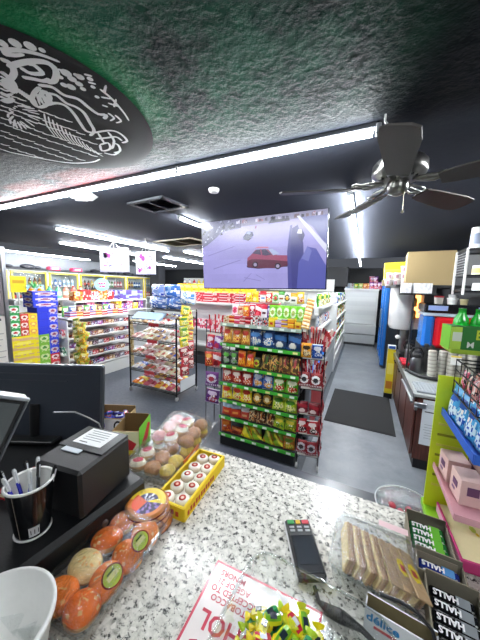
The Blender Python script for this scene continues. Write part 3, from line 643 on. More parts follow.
sticks(14, JX, JY+.02, .98, .20, .13, .2, RC, 'red wrapped meat stick in the second tier of the jerky rack', 'meat stick', 'meat sticks in the second tier of the jerky rack', .25)
jb = [(.93, 'black and white', 'ring', '8a1c22', 'e4e2e2', '26242a', .15, 2), (.64, 'dark crimson', 'band', '6e1420', '9a2430', 'e0c8c4', .12, 2), (.42, 'bright red', 'chip', 'b31c28', 'e8d8d4', '3a1c20', .15, 2), (.19, 'grey and maroon', 'ring', '8f1d2a', 'b9b4b8', '33262c', .14, 2)]
for z, wd, st, a, b, c, h_, n in jb:
    for k in range(n):
        item('jerky_bag', bag(.115, h_, .035, st, a, b, c, 'foil', k), '%s jerky bag, %s of the pair facing the aisle corner' % (wd, ['left', 'right'][k]), 'jerky bag', 'jerky bags on the right rack', (JX-.055+.112*k, JY-.125, z), (RD(-10), RD(rv(5)), RD(8+rv(6))))
        item('jerky_bag', bag(.115, h_, .035, st, a, b, c, 'foil', k+2), '%s jerky bag, %s of the pair on the rack side' % (wd, ['front', 'rear'][k]), 'jerky bag', 'jerky bags on the right rack', (JX+.125, JY-.055+.11*k, z-.01), (RD(-8), RD(rv(6)), RD(95+rv(6))))
LX, LY = -1.70, 2.98
side_rack('wire rack of red and purple bags at the left end of the gondola', LX, LY, .24, .2, [.42, .62, .88, 1.10, 1.30], 1.5, RD(-4), False)
sticks(16, LX, LY, 1.32, .2, .13, .24, [('d8404a', 'f0d8d8', 'a8202c'), ('e0a8a8', 'c02030', 'f4e8e8')], 'pink and red candy stick bundled on top of the left side rack', 'candy stick', 'candy sticks on the left rack', .12)
lb = [(1.13, 'red', 'chip', 'b8202e', 'e9d9dc', '7a2a8a', -.06), (1.13, 'purple', 'band', '7a2c86', 'e3d3e6', 'b42c46', .055), (.90, 'orange red', 'chip', 'c9401e', 'f0c060', '8a1a1c', -.06), (.90, 'scarlet', 'band', 'c42430', 'f1dede', '7a1420', .055), (.63, 'violet and red', 'ring', '6f2a80', 'e6d9ea', 'a82440', -.02), (.40, 'dark violet', 'chip', '5c2474', 'dccbe4', 'a32842', -.015)]
for k, (z, wd, st, a, b, c, dx_) in enumerate(lb):
    s_ = .13 if z > .8 else .2
    item('candy_bag', bag(s_, .19, .04, st, a, b, c, 'foil', k), '%s candy bag hanging on the left side rack of the gondola' % wd, 'candy bag', 'candy bags on the left rack', (LX+dx_, LY-.125, z), (RD(-8), RD(rv(6)), RD(rv(10))))

# ================================================================== FREEZERS AND THE RIGHT SHELF
def chest(label, y0, y1, x0, x1, h, rim, side, front):
    t = thing('chest_freezer', label, 'freezer', ((x0+x1)/2, (y0+y1)/2, 0)); w_, d_ = x1-x0, y1-y0
    g = G('paint', side); g.box((0, 0, h/2+.02), (w_, d_, h-.06), bev=.015, col=side); g.build('cabinet', t)
    g = G('paint', front); g.box((w_/2+.002, 0, h/2-.02), (.006, d_*.96, h-.26)); g.build('side_panel', t)
    g = G('gloss', rim)
    for a, b, c, d in [(0, d_/2-.03, w_, .06), (0, -d_/2+.03, w_, .06), (w_/2-.03, 0, .06, d_), (-w_/2+.03, 0, .06, d_)]: g.box((a, b, h), (c+.01, d+.01, .05), bev=.01)
    g.build('rim', t)
    g = G('clear'); g.box((0, 0, h+.015), (w_-.12, d_-.12, .008)); g.build('glass_lid', t)
    g = G('gloss', 'e6e6e6'); g.box((0, 0, h+.03), (w_-.2, .03, .02), bev=.005); g.build('lid_handle', t)
    for sx in (-1, 1):
        for sy in (-1, 1): g = G('plastic', '2a2a2a'); g.tube([(sx*(w_/2-.06), sy*(d_/2-.06), 0), (sx*(w_/2-.06), sy*(d_/2-.06), .06)], .025, 10); g.build('foot', t)
chest('chest freezer with blue rim and red side panel beside the aisle', 3.2, 4.5, -1.25, -.50, .88, '2c6cc0', '8a9098', 'b03a40')
chest('second chest freezer, pale grey, behind the blue rimmed one', 4.62, 6.3, -1.25, -.53, .86, 'cfd3d6', 'a5a9ac', 'b9bdc0')
# right hand white shelving facing the aisle
def white_run(label, x, y0, y1, face, depth, zs, base_h, endcol='dfe0e0', zf=0, back_top=None, name='white_shelving', shelfcol='e8e8e6', ends=True):
    """run along y; face = +1 faces +x, -1 faces -x"""
    L = y1-y0; t = thing(name, label, 'shelf', (x, (y0+y1)/2, 0)); top = back_top or zs[-1]
    g = G('paint', endcol); g.box((-face*depth, 0, zf+(top-zf)/2), (.03, L, top-zf)); g.build('back_panel', t)
    g = G('paint', 'd3d4d3'); g.box((-face*depth/2, 0, zf+base_h/2), (depth, L, base_h)); g.build('base', t)
    if ends:
        for sy in (-1, 1): g = G('paint', endcol); g.box((-face*depth/2, sy*L/2, (zs[-1]-.02)/2), (depth, .02, zs[-1]-.02)); g.build('end_panel', t)
    for z in zs: g = G('paint', shelfcol); g.box((-face*depth/2, 0, z-.01), (depth, L-.025, .02)); g.box((-face*.005, 0, z-.012), (.012, L-.025, .035)); g.build('shelf', t)
    return t
zs = [.55, .9, 1.25, 1.6]
white_run('long white shelving along the left side of the right aisle, beyond the freezers', -.52, 6.4, 9.8, 1, .4, [.3]+zs, .25)
white_run('white shelving end with green and yellow bags on top, right of the television', -.62, 4.65, 6.35, 1, .42, [1.25, 1.62], .02, zf=.92, name='goods_rack', ends=False)
gr = [('green', '4a9a3a', 'f0e060', 'e0e4d0'), ('yellow', 'e8cf2a', '4a9434', 'f4f0d0'), ('white', 'e8e8e2', '5a9a4a', 'd8a83a'), ('silver', 'b9bcc4', '6a7a9a', 'e8e8ec'), ('red', 'c23430', 'f0e0c0', '7a2a1c'), ('blue', '3460a8', 'dfe4ec', 'c0302a')]
k = 0
for yi in range(9):
    y = 4.75+yi*.18; a = gr[yi % 3]
    item('pasta_bag', bag(.15, .24, .06, 'chip', a[1], a[2], a[3], 'gloss', yi), '%s grocery bag, %s along the top of the shelving beyond the jerky rack' % (a[0], ORD[yi]), 'grocery bag', 'grocery bags beyond the jerky rack', (-.70, y, 1.62), (0, RD(rv(5)), RD(75+rv(10))))
    a = gr[3+yi % 3]
    item('pasta_bag', bag(.15, .2, .06, 'mix', a[1] if yi > 4 else 'c3c6cc', a[2], a[3], 'gloss', yi), '%s grocery bag, %s along the shelf beneath the green bags' % (a[0], ORD[yi]), 'grocery bag', 'grocery bags beneath the green ones', (-.70, y, 1.25), (0, RD(rv(8)), RD(75+rv(12))))
for zi, z in enumerate(zs):
    for yi in range(10):
        a = gr[(yi*2+zi) % 6]; y = 6.55+yi*.34
        item('grocery_carton', carton(.28, .2+.05*((yi+zi) % 2), .2, 'top' if yi % 2 else 'bars', a[1], a[2], a[3], 'paper', yi % 3, n=4), '%s packet, %s along the %s tier of the long aisle shelving' % (a[0], ORD[yi], ORD[zi]), 'grocery packet', 'packets on the long aisle shelving', (-.66, y, z), (0, 0, pi/2))
# ------------------------------------------------------------------ white open cooler closing the aisle
t = thing('open_cooler', 'tall white open cooler with its white night curtain down at the aisle end', 'cooler', (-.08, 10.35, 0))
g = G('paint', 'dcdedf'); g.box((0, .25, .98), (1.1, .5, 1.96), 'dcdedf'); g.build('cabinet', t)
g = G('plastic', 'e6e9ea')
for k in range(7): g.box((0, -.012, .82+k*.16), (.98, .012, .15), 'e4e8e9' if k % 2 else 'dde1e3')
g.build('night_curtain', t)
g = G('paint', 'c9ccce'); g.box((0, -.12, .56), (1.1, .3, .34), bev=.02); g.build('display_well', t)
g = G('paint', 'b4b8ba'); g.box((0, -.14, .22), (1.08, .3, .30)); g.box((0, -.16, .04), (1.08, .3, .08), '2a2c30'); g.build('kick_panel', t)
g = G('paint', 'e9ebec'); g.box((0, -.03, 1.96), (1.12, .1, .06)); g.build('canopy', t)
for k, (wd, st, a, b, c) in enumerate([('pale blue', 'mix', '9ab0c8', 'c9d3dc', '6a7a9a'), ('silver', 'mix', 'a9adb4', 'd9d9dc', '8a5a4a'), ('green', 'chip', '4a9a3c', 'd9d04a', '2a5a2a'), ('lime', 'chip', '7ab03a', 'e9e4a0', '3a7a2a'), ('orange', 'chip', 'c9642a', 'e9c07a', '8a3a1c'), ('amber', 'chip', 'd07a2e', 'f0d08a', '94441c')]):
    item('chip_bag', bag(.16, .22, .08, st, a, b, c, 'foil', k), '%s bag lying on top of the white cooler at the aisle end' % wd, 'snack bag', 'bags on top of the aisle end cooler', (-.55+k*.145, 10.42, 1.96), (RD(-6), 0, RD(rv(10))))
for k in range(5):
    item('chip_bag', bag(.17, .27, .09, 'chip', ['6a2a8a', 'b02848', '7a3494', 'a82a50', '5c2480'][k], 'e0c8e4', 'd03a4a', 'foil', k), '%s bag at the right of the cooler top, %s from left' % (['purple', 'crimson', 'violet', 'magenta', 'plum'][k], ORD[k]), 'snack bag', 'purple and red bags on the aisle end cooler', (.24+(k % 3)*.12, 10.38+.1*(k//3), 1.96+.2*(k//3)), (RD(-6), RD(rv(8)), RD(rv(14))))
# ------------------------------------------------------------------ blue framed door cooler on the right
t = thing('glass_door_cooler', 'tall cooler with bright blue door frames on the right of the aisle', 'cooler', (.50, 8.1, 0))
g = G('paint', '1b2430'); g.box((.42, 0, 1.2), (.7, 1.6, 2.36)); g.build('cabinet', t)
for sy in (-1, 1):
    g = G('gloss', '2a6fc0'); yy = sy*.4
    for a, b in [(-.37, .07), (.37, .07)]: g.box((.03, yy+a, 1.22), (.08, b, 2.3), bev=.01)
    for z in (.12, 2.33): g.box((.03, yy, z), (.08, .8, .1), bev=.01)
    d = g.build('door', t); g = G('clear'); g.box((.03, yy, 1.22), (.01, .7, 2.1)); g.build('glass', d)
    g = G('metal', 'b9bcc0'); g.tube([(-.03, yy-.3*sy, .95), (-.045, yy-.3*sy, 1.0), (-.045, yy-.3*sy, 1.4), (-.03, yy-.3*sy, 1.45)], .01, 8); g.build('handle', d)

# ================================================================== DRINKS COUNTER ON THE RIGHT
CX, CY0, CY1, CH = .60, 3.24, 5.45, .85
t = thing('drinks_counter', 'brown wood drinks counter cabinet with black kick board, notice on its end', 'counter', (CX, CY0, 0))
g = G('wood'); g.box((.36, 1.1, .47), (.70, 2.2, .70)); g.build('cabinet', t)
g = G('paint', '101114'); g.box((.37, 1.11, .065), (.68, 2.17, .13)); g.build('kick_board', t)
for k in range(4):
    g = G('wood'); g.box((-.004, .28+k*.545, .46), (.02, .51, .63), bev=.004); d = g.build('door', t)
    g = G('rough_metal', '1c1c1e'); g.box((-.022, .28+k*.545, .72), (.018, .16, .02), bev=.004); g.build('handle', d)
t = thing('countertop', 'speckled grey laminate countertop with steel front edge on the drinks counter', 'countertop', (CX, CY0, CH))
g = G('paint', '8f9391'); g.box((.35, 1.1, -.015), (.76, 2.24, .03), '9a9e9c', bev=.004); g.build('top', t)
g = G('metal', 'b4b6b4'); g.box((-.034, 1.1, -.03), (.012, 2.24, .07), bev=.004); g.build('steel_edge', t)
g = G('metal', 'a9acac'); g.tube([(-.05, -.03, -.09), (-.05, .1, -.075), (-.05, .6, -.075), (-.05, .75, -.09)], .014, 8); g.build('towel_bar', t)
# notice sheet on the end panel
t = thing('notice_sheet', 'white notice sheet with an arrow taped to the end of the drinks counter', 'notice', (.775, 3.236, .55))
g = G('paper', 'e4eaf0'); g.box((0, 0, 0), (.235, .003, .50)); g.build('paper', t)
g = G('paper', '2a2c34'); g.box((-.03, -.0022, .12), (.13, .001, .011)); g.poly([(.03, -.0028, .14), (.06, -.0028, .12), (.03, -.0028, .10)]); g.poly([(.075+.018*cos(a*pi/5), -.0028, .12+.022*sin(a*pi/5)) for a in range(10)]); g.build('arrow_mark', t)
g = G('paper', '9aa0ac')
for k in range(10): g.box((rv(.01), -.0022, .20-k*.012 if k < 4 else .10-k*.03), (.17-rv(.03), .001, .004))
g.build('printed_lines', t)
t = thing('tape_dispenser_bracket', 'small grey steel bracket hanging at the near corner of the drinks counter', 'bracket', (.60, 3.222, .735))
g = G('metal', 'a9adb0'); g.box((.03, 0, 0), (.11, .03, .06), bev=.008); g.box((-.01, -.01, -.03), (.03, .04, .05), bev=.006); g.build('bracket_body', t)
# drip grate
t = thing('drip_tray', 'grey slotted drip tray at the near end of the countertop', 'drip tray', (.80, 3.45, CH))
g = G('plastic', '8c9298'); g.box((0, 0, .012), (.40, .34, .024), bev=.006); g.build('pan', t)
g = G('plastic', 'b4babf')
for k in range(12): g.box((0, -.143+k*.026, .027), (.37, .010, .006))
for k in range(12): g.box((-.176+k*.032, 0, .025), (.006, .31, .005))
g.build('grate', t)
# paper coffee cup and sleeves
item('coffee_box', carton(.1, .075, .08, 'mix', 'e9e6e4', '4a3a6a', 'd8d4d4', 'paper', 3), 'small white and dark printed box behind the drip tray', 'box', None, (.93, 3.70, CH), (0, 0, .2))
# rows of stacked cup lids
for k in range(5):
    g = G('plastic', 'b8b5aa'); n = 24
    for q in range(n): g.lathe([(.043, 0), (.046, .004), (.046, .009), (.036, .014)], 14, (0, 0, q*.0155), ['c4c1b6', 'a29f94', 'bcb9ae'][q % 3])
    o = g.build('lid_stack', None, (.84+k*.09, 3.86+.05*(k % 2), CH), (0, RD(rv(3)), 0)); tag(o, 'tall stack of beige cup lids, %s from left in front of the slush machine' % ORD[k], 'cup lid stack', 'stacks of cup lids')
t = thing('price_card', 'white card taped on the stacked cup lids', 'card', (1.04, 3.80, 1.14)); g = G('paper', 'e9e9e4'); g.box((0, 0, 0), (.10, .003, .11)); g.box((0, -.002, .045), (.10, .002, .02), 'f0d860'); g.build('card', t)
# airpots: black pump pots with handles
def airpot(label, x, y, rz):
    t = thing('coffee_airpot', label, 'coffee pot', (x, y, CH), rz, 'coffee airpots on the countertop'); t.scale = (.85, .85, .85)
    g = G('metal', '8d8f92'); g.lathe([(.078, .01), (.082, .02), (.082, .24), (.07, .27)], 20); g.build('body', t)
    g = G('plastic', '17171a'); g.lathe([(.085, 0), (.085, .02)], 20); g.lathe([(.074, .265), (.078, .30), (.06, .345), (.03, .36), (0, .362)], 20, caps=False); g.build('cap', t)
    g = G('plastic', '17171a'); g.tube([(-.085, 0, .25), (-.11, 0, .32), (-.07, 0, .41), (.04, 0, .41), (.09, 0, .33), (.08, 0, .27)], .011, 8); g.build('handle', t)
    g = G('plastic', '202023'); g.tube([(0, -.06, .32), (0, -.12, .33), (0, -.13, .28)], [.02, .015, .012], 8); g.build('spout', t)
    return t
airpot('black topped steel coffee airpot nearest the cup lids', .70, 4.05, .3)
airpot('black topped steel coffee airpot right of the nearest one, behind the cup lids', .90, 4.05, .1)
airpot('black topped steel coffee airpot beside the steel dispenser', .70, 4.60, -.2)
airpot('black topped steel coffee airpot beyond the slush machine', .88, 4.58, -.4)
t = thing('black_hose_wand', 'black curved dispensing handle lying on the countertop edge', 'handle', (.70, 3.86, CH+.01))
g = G('plastic', '141417'); g.tube([(-.1, .25, .02), (-.06, .1, .02), (.02, .0, .02), (.14, -.05, .02), (.3, -.07, .03)], [.018, .02, .024, .022, .02], 10); g.build('wand', t)
# stainless cabinet dispenser with glowing window
t = thing('hot_drink_dispenser', 'tall stainless hot drink dispenser with a glowing orange window', 'drink dispenser', (.60, 4.95, CH))
g = G('gloss', 'd4d6d6'); g.T = Matrix.Translation((.0, 0, .88)); g.lathe([(.17, -.40), (.20, -.34), (.205, .28)], 8, sx=1.0, sy=1.0); g.box((.14, .02, -.05), (.2, .3, .66), 'b9bbbb'); g.build('housing', t)
g = G('heat_lamp'); g.box((.12, -.145, .90), (.15, .012, .42)); g.build('glowing_panel', t)
g = G('clear'); g.box((.13, -.17, .88), (.17, .008, .55)); g.build('window', t)
for k in range(2): g = G('metal', 'caa05a'); g.lathe([(.02, 0), (.03, .02), (.024, .05), (.03, .09), (.02, .13), (.0, .14)], 14, (.125, -.165, .66+k*.19)); g.build('nozzle', t)
g = G('metal', '9a9c9c'); g.lathe([(.07, .12), (.085, .2), (.08, .47)], 14, (.06, -.02, 0)); g.build('pedestal', t)
g = G('plastic', '1a1a1c'); g.box((.10, 0, .05), (.24, .34, .1), bev=.01); g.build('drip_base', t)
g = G('gloss', 'e6e6e6'); g.ball((-.06, -.16, .36), .035); g.build('knob', t)
# slush machine
t = thing('slush_machine', 'slush machine with black lid and blue and red drink tanks', 'drink machine', (1.06, 4.22, CH))
g = G('metal', '8e9092'); g.box((0, .1, .22), (.66, .3, .42), bev=.01); g.build('body', t)
g = G('gloss', '17181c'); g.box((0, 0, .88), (.70, .46, .11), bev=.015); g.build('lid', t)
g = G('gloss', '9fb0e4'); g.box((-.21, -.232, .885), (.2, .006, .06)); g.box((.24, -.232, .885), (.12, .006, .06)); g.build('lid_panel', t)
g = G('gloss', 'c5d3e2'); g.box((0, 0, .80), (.70, .42, .04), bev=.01); g.build('rim', t)
for nm, x, wd, col in [('blue', -.28, .12, '2370c8'), ('red', .03, .48, 'e0202c')]:
    g = G('gloss', col); g.box((x, -.03, .58), (wd, .34, .42), bev=.04); k = g.build('tank', t); k['label'] = nm+' drink tank'
    g = G('plastic', '2a2a2c'); g.box((x, -.22, .40), (.05, .05, .05), bev=.01); g.box((x, -.235, .36), (.03, .03, .05), bev=.005); g.build('tap', k)
# things on top of slush machine
for k, (wd, a, b, r, h_, x, y) in enumerate([('white tub with red lid', 'e9e4dc', 'c8303a', .05, .10, .87, 4.10), ('white tub with white lid', 'e8e8e6', 'f4f4f4', .055, .08, 1.0, 4.06), ('cream tub', 'd9cc9a', 'e9dfb4', .04, .07, 1.12, 4.08), ('tall white tub', 'ececec', 'd8d8d8', .045, .12, 1.04, 4.22)]):
    g = G('plastic', a); g.lathe([(r*.85, 0), (r, h_*.8)], 16, col=a); g.lathe([(r*1.06, h_*.8), (r*1.06, h_), (r*.3, h_)], 16, col=b)
    o = g.build('tub', None, (x, y, CH+.935)); tag(o, '%s standing on the lid of the slush machine' % wd, 'tub', 'tubs on the slush machine')
# black upper shelf, boxes and tubs above
SHZ = 2.02
t = thing('upper_shelf', 'black metal shelf above the drink dispensers holding boxes and tubs', 'shelf', (.85, 5.0, 0))
g = G('paint', '1d1e22'); g.box((0, 0, SHZ-.015), (.95, 1.9, .03)); g.build('board', t)
for sx in (-.245, .45):
    for sy in (-.87, .42): g = G('paint', '1d1e22'); g.tube([(sx, sy, CH), (sx, sy, SHZ)], .012, 8); g.build('post', t)
t = thing('cardboard_box', 'large plain brown cardboard box on the upper shelf', 'box', (.83, 4.72, SHZ), RD(-4))
g = G('card', 'a58f66'); g.box((0, 0, .24), (.56, .40, .47), 'ab956b', bev=.004); g.build('carton', t)
g = G('card', '9a855d'); g.box((0, -.0, .479), (.56, .005, .004), '6f5f40'); g.box((0, .1, .48), (.56, .19, .003)); g.box((0, -.1, .48), (.56, .19, .003)); g.build('flaps', t)
g = G('gloss', 'b7a272'); g.box((0, 0, .483), (.05, .40, .002)); g.build('tape', t)
for k in range(3): item('napkin_pack', carton([.11, .13, .06][k], .125, .10, 'mix', 'e8e8e8', 'dcdcdc', 'd0d0d4', 'paper', k), 'white napkin pack hanging under the shelf, %s from left' % ORD[k], 'napkin pack', 'white packs below the cardboard box', ([.485, .625, .725][k], 3.97, 1.912), (0, 0, 0))
t = thing('pack_shelf', 'narrow black shelf ledge under the white napkin packs', 'shelf', (.62, 3.97, 1.912)); g = G('paint', '1d1e22'); g.box((0, .0, -.008), (.4, .13, .016)); g.box((0, .07, .04), (.4, .012, .13)); g.build('ledge', t)
n = 0
for k in range(4):
    for q in range(4 if k == 3 else 3 if k == 2 else 2):
        g = G('plastic', 'dcd8dc'); g.lathe([(.045, 0), (.058, .09)], 16, col='d6d2da'); g.lathe([(.06, .088), (.06, .102), (.02, .104)], 16, col='f2f0f2'); g.box((0, -.052, .045), (.04, .008, .05), 'b48a9a')
        n += 1; o = g.build('foam_tub', None, (.36+k*.105+rv(.008), 4.98+.02*(q % 2), SHZ+q*.105), (0, 0, RD(rv(25)))); tag(o, 'white printed tub, %s up in the %s pile from left beside the cardboard box' % (ORD[q], ORD[k]), 'tub', 'tubs stacked on the upper shelf')
item('yellow_carton', carton(.38, .30, .22, 'bars', 'f0e03a', 'f5ea5a', 'e6d42c', 'paper', 1), 'bright yellow carton at the back of the upper shelf behind the white tubs', 'carton', None, (.50, 5.35, SHZ+.10), (0, RD(-3), 0))
item('low_carton', carton(.44, .10, .22, 'plain', '8a7a5c', 'a08c66', 'c0a878', 'card', 1), 'low brown carton beneath the bright yellow carton', 'carton', None, (.50, 5.35, SHZ), (0, 0, 0))
# wire shelving at the far right
t = thing('wire_shelving', 'black and white wire shelving hung on the wall at the right picture edge', 'shelving', (1.25, 3.95, 0))
for y in (-.3, .07): g = G('paint', 'd9d9d6'); g.box((-.27, y, 2.16), (.02, .02, .50)); g.box((.05, y, 1.935), (.64, .012, .014), '26272a'); g.box((.05, y, 2.39), (.64, .02, .02), '26272a'); g.build('bracket', t)
for z in (1.95, 2.12, 2.40):
    g = G('rough_metal', '77797c'); P = [(-.26, -.3), (.36, -.3), (.36, .07), (-.26, .07), (-.26, -.3)]; g.tube([(a, b, z) for a, b in P], .01, 6, col='26272a', smooth=False)
    for k in range(8): y = -.29+k*.05; g.tube([(-.26, y, z), (.36, y, z)], .004, 4)
    g.build('wire_deck', t)
g = G('rough_metal', 'a9abad')
for k in range(9): g.tube([(-.26, .07, 2.13+k*.03), (-.26, -.3, 2.13+k*.03)], .003, 4)
g.build('side_rails', t)
for k, (x, y, z, r, h_, wd, a, b) in enumerate([(1.06, 3.72, 2.41, .055, .22, 'tall white bottle with blue label', 'dfe2e6', '8a94ac'), (1.22, 3.74, 2.41, .055, .20, 'tall white bottle', 'e8e8ea', 'c9c9cf'), (1.12, 3.74, 2.13, .06, .10, 'white tub with yellow label', 'ece6c4', 'd8c27a'), (1.26, 3.76, 2.13, .06, .10, 'cream tub', 'e8e4d8', 'c9bf9c'), (1.14, 3.74, 1.96, .06, .08, 'low white tub', 'e9e9e7', 'd0d0cc')]):
    g = G('plastic', a); g.lathe([(r, 0), (r, h_*.2), (r, h_*.7), (r*.95, h_*.75), (r*.95, h_), (r*.2, h_)], 18, col=[a, b, a, 'f2f2f2', 'f2f2f2'])
    o = g.build('storage_tub', None, (x, y, z)); tag(o, '%s on the wire shelving at the right edge' % wd, 'tub', 'tubs on the wire shelving')
# yellow counter-end cabinet and red lidded cups on its aisle side
t = thing('yellow_display_stand', 'narrow yellow display stand with blue top at the far end of the drinks counter', 'display stand', (.53, 5.33, 0))
g = G('paper', 'ead428'); g.box((0, .0, .50), (.12, .10, .82), 'ead428', bev=.004); g.box((0, -.051, .25), (.10, .003, .14), 'c8802a'); g.box((0, -.051, .55), (.09, .003, .2), 'f3e36a'); g.build('panel', t)
g = G('paper', 'b7bfa8'); g.box((-.062, 0, .5), (.004, .10, .82)); g.build('side_panel', t)
g = G('paper', '2f62b8'); g.box((0, -.005, .94), (.12, .11, .06), 'dfe6ee'); g.box((.0, -.062, .94), (.10, .003, .05), '2f62b8'); g.build('header', t)
g = G('plastic', '15161a'); g.box((0, 0, .045), (.13, .12, .09)); g.build('foot', t)
for k in range(3):
    g = G('gloss', 'c81f30'); g.lathe([(.045, 0), (.045, .05), (.05, .05), (.05, .085), (.02, .09)], 16, col=['7a5a48', 'c81f30', 'c81f30', 'd8283a'])
    o = g.build('red_lidded_cup', None, (.612, 4.27+k*.13, CH)); tag(o, 'small red lidded cup at the aisle edge of the countertop, %s from near' % ORD[k], 'cup', 'red lidded cups')
# ================================================================== LEFT WALL COOLERS
BC = [('2c5c9c', 'e8e8f0', 'd8d8e0', 'blue'), ('e0e4ea', '8ab0d8', 'b0c8e8', 'pale blue'), ('3a2a22', 'c23434', 'd0c9b8', 'dark'), ('c9b23a', 'e8dca0', 'c83030', 'yellow'), ('3f8a4c', 'e4ead8', 'e8e8e8', 'green'), ('c25a6a', 'f0dcdc', 'e8e8e8', 'pink'), ('7a4a2c', 'd8b060', 'c9a850', 'amber')]
for k in range(7):
    y = 3.45+k*1.0
    t = thing('drink_cooler', 'glass drink cooler door unit with yellow frame, %s from the left picture edge' % ORD[k], 'cooler', (-9.0, y, 0), 0, 'yellow framed coolers on the left wall')
    g = G('paint', 'c9cdd0'); g.box((-.55, 0, 1.13), (.04, .98, 2.26)); g.box((-.28, .48, 1.13), (.55, .03, 2.26)); g.box((-.28, -.48, 1.13), (.55, .03, 2.26)); g.box((-.28, 0, .1), (.55, .98, .2)); g.box((-.28, 0, 2.25), (.58, .98, .06)); g.build('cabinet', t)
    for z in (.6, 1.0, 1.4, 1.8): g = G('metal', 'd0d2d4'); g.box((-.28, 0, z), (.48, .9, .012)); g.build('shelf', t)
    g = G('gloss', 'd9c545')
    for a, b in [(-.44, .045), (.44, .045)]: g.box((.02, a, 1.2), (.05, b, 2.08), bev=.006)
    for z in (.19, 2.22): g.box((.02, 0, z), (.05, .92, .05), bev=.006)
    d = g.build('door', t); g = G('clear'); g.box((.02, 0, 1.2), (.006, .84, 2.0)); g.build('glass', d)
    g = G('cooler_lamp'); g.tube([(-.06, -.455, .35), (-.06, -.455, 2.15)], .01, 6); g.build('lamp_strip', t)
    if k < 2: g = G('paper', ['4a7ac8', '8ab4dc'][k]); g.box((.05, .0 if k else -.1, 1.78 if k else 1.72), (.004, .72, .14)); g.build('door_banner', t)
    for zi, z in enumerate((1.4, 1.8)):
        for q in range(6):
            c = BC[(k*2+zi*3+q//3) % 7]
            item('drink_bottle', bottle(c[0], c[1], c[2], .26, .045), '%s drink bottle, %s on the %s shelf inside the %s cooler' % (c[3], ORD[q], ['eye level', 'top'][zi], ORD[k]), 'bottle', 'bottles in the left wall coolers', (-9.12, y-.34+q*.136, z+.007))
# dark shelf above the coolers, with black and pink objects on it
t = thing('high_shelf', 'dark narrow shelf running over the drink coolers', 'shelf', (-9.1, 6.4, 2.30)); g = G('paint', '34363c'); g.box((0, 0, 0), (.4, 7.6, .025)); g.build('board', t)
for k in range(9):
    y = 3.0+k*.72; pink = k in (3, 4)
    g = G('foil', 'c8325a' if pink else '1b1c22')
    if pink: g.box((0, 0, .06), (.2, .34, .12), bev=.02); g.box((.101, 0, .06), (.004, .2, .05), 'f0c0d0')
    else:
        g.ball((0, 0, .07), (.12, .2, .075), '1c1d24', n=14); g.tube([(.1, -.12, .03), (.2, 0, .02), (.1, .12, .03)], .02, 6, '2a2b33'); g.ball((.02, .25, .05), (.08, .1, .05), '33343c')
    o = g.build('packed_bag', None, (-9.02, y, 2.313)); tag(o, ('pink pack, %s of two, on the dark shelf over the coolers' % ORD[k-3]) if pink else 'black bundled bag, %s along the dark shelf over the coolers' % ORD[k], 'bag', 'bags on the shelf over the coolers')
# white wall strip between coolers and corner shelves
# ================================================================== SHELVING IN THE MIDDLE DISTANCE
def fill(y0, y1, n, x, z, pal, kind, where, grp, mk, rz=pi/2, along='y', jx=.01):
    for q in range(n):
        c = pal[(q*3+int(z*10)) % len(pal)]; p = y0+(y1-y0)*(q+.5)/n
        loc = (x+rv(jx), p, z) if along == 'y' else (p, x+rv(jx), z)
        item(kind.replace(' ', '_'), mk(c, q), '%s %s, %s %s' % (c[0], kind, ORD[q], where), kind, grp, loc, (0, 0, rz+rv(.08)))
PAL = [('red', 'c42a30', 'f0e0d8', '8a1c20'), ('yellow', 'ecd02a', 'f7f0b0', 'c88a1c'), ('blue', '3458b0', 'dfe4f0', '8a9ad0'), ('white', 'ecebe8', 'c23a4a', '5a6ab0'), ('purple', '6a3a98', 'e0d0ea', 'c84a80'), ('green', '3f9a3f', 'e4efd0', 'e8c83a'), ('orange', 'e8862a', 'f6e0a8', 'b83c1c'), ('pink', 'e08aa4', 'f6e4ea', 'b83060'), ('brown', '6a4430', 'd8b888', 'a87850')]
# juice shelf behind the beverage cases
white_run('white shelf of juice bottles beyond the beverage case stack', -6.45, 2.9, 5.1, 1, .4, [.4, .8, 1.2, 1.56], .2)
JP = [('orange', 'ee8a1c', 'f6c23a', 'f0f0f0'), ('orange', 'f0a52a', 'e86a1c', '3a8a3a'), ('teal', '3aa088', 'd8f0e4', 'f0f0f0'), ('mint', '7ac0a0', 'e8f4ec', 'e8e8e8'), ('peach', 'e8907a', 'f4dcd0', 'f0f0f0'), ('coral', 'e06a5c', 'f4d8d0', 'd83030'), ('peach', 'eaa088', 'f0e0d8', 'c03030'), ('dark', '2c2426', 'e4e0d8', '2a2a2a'), ('dark', '1f1c22', 'c8a050', 'c8a050'), ('blue', '5aa0d0', 'e8f0f8', 'f0f0f0')]
for q, c in enumerate(JP):
    item('juice_bottle', bottle(c[1], c[2], c[3], .30 if c[0] != 'dark' else .36, .07), '%s juice bottle, %s along the top of the white juice shelf' % (c[0], ORD[q]), 'bottle', 'juice bottles on the white shelf', (-6.62, 3.3+q*.185, 1.56), (0, 0, 0))
for q in range(10): item('sauce_bottle', bottle('3a2018', 'e0c8a0', '2a2a2a', .26, .045), 'dark sauce bottle, %s along the shelf under the juices' % ORD[q], 'bottle', 'dark bottles under the juices', (-6.6, 3.35+q*.17, 1.2))
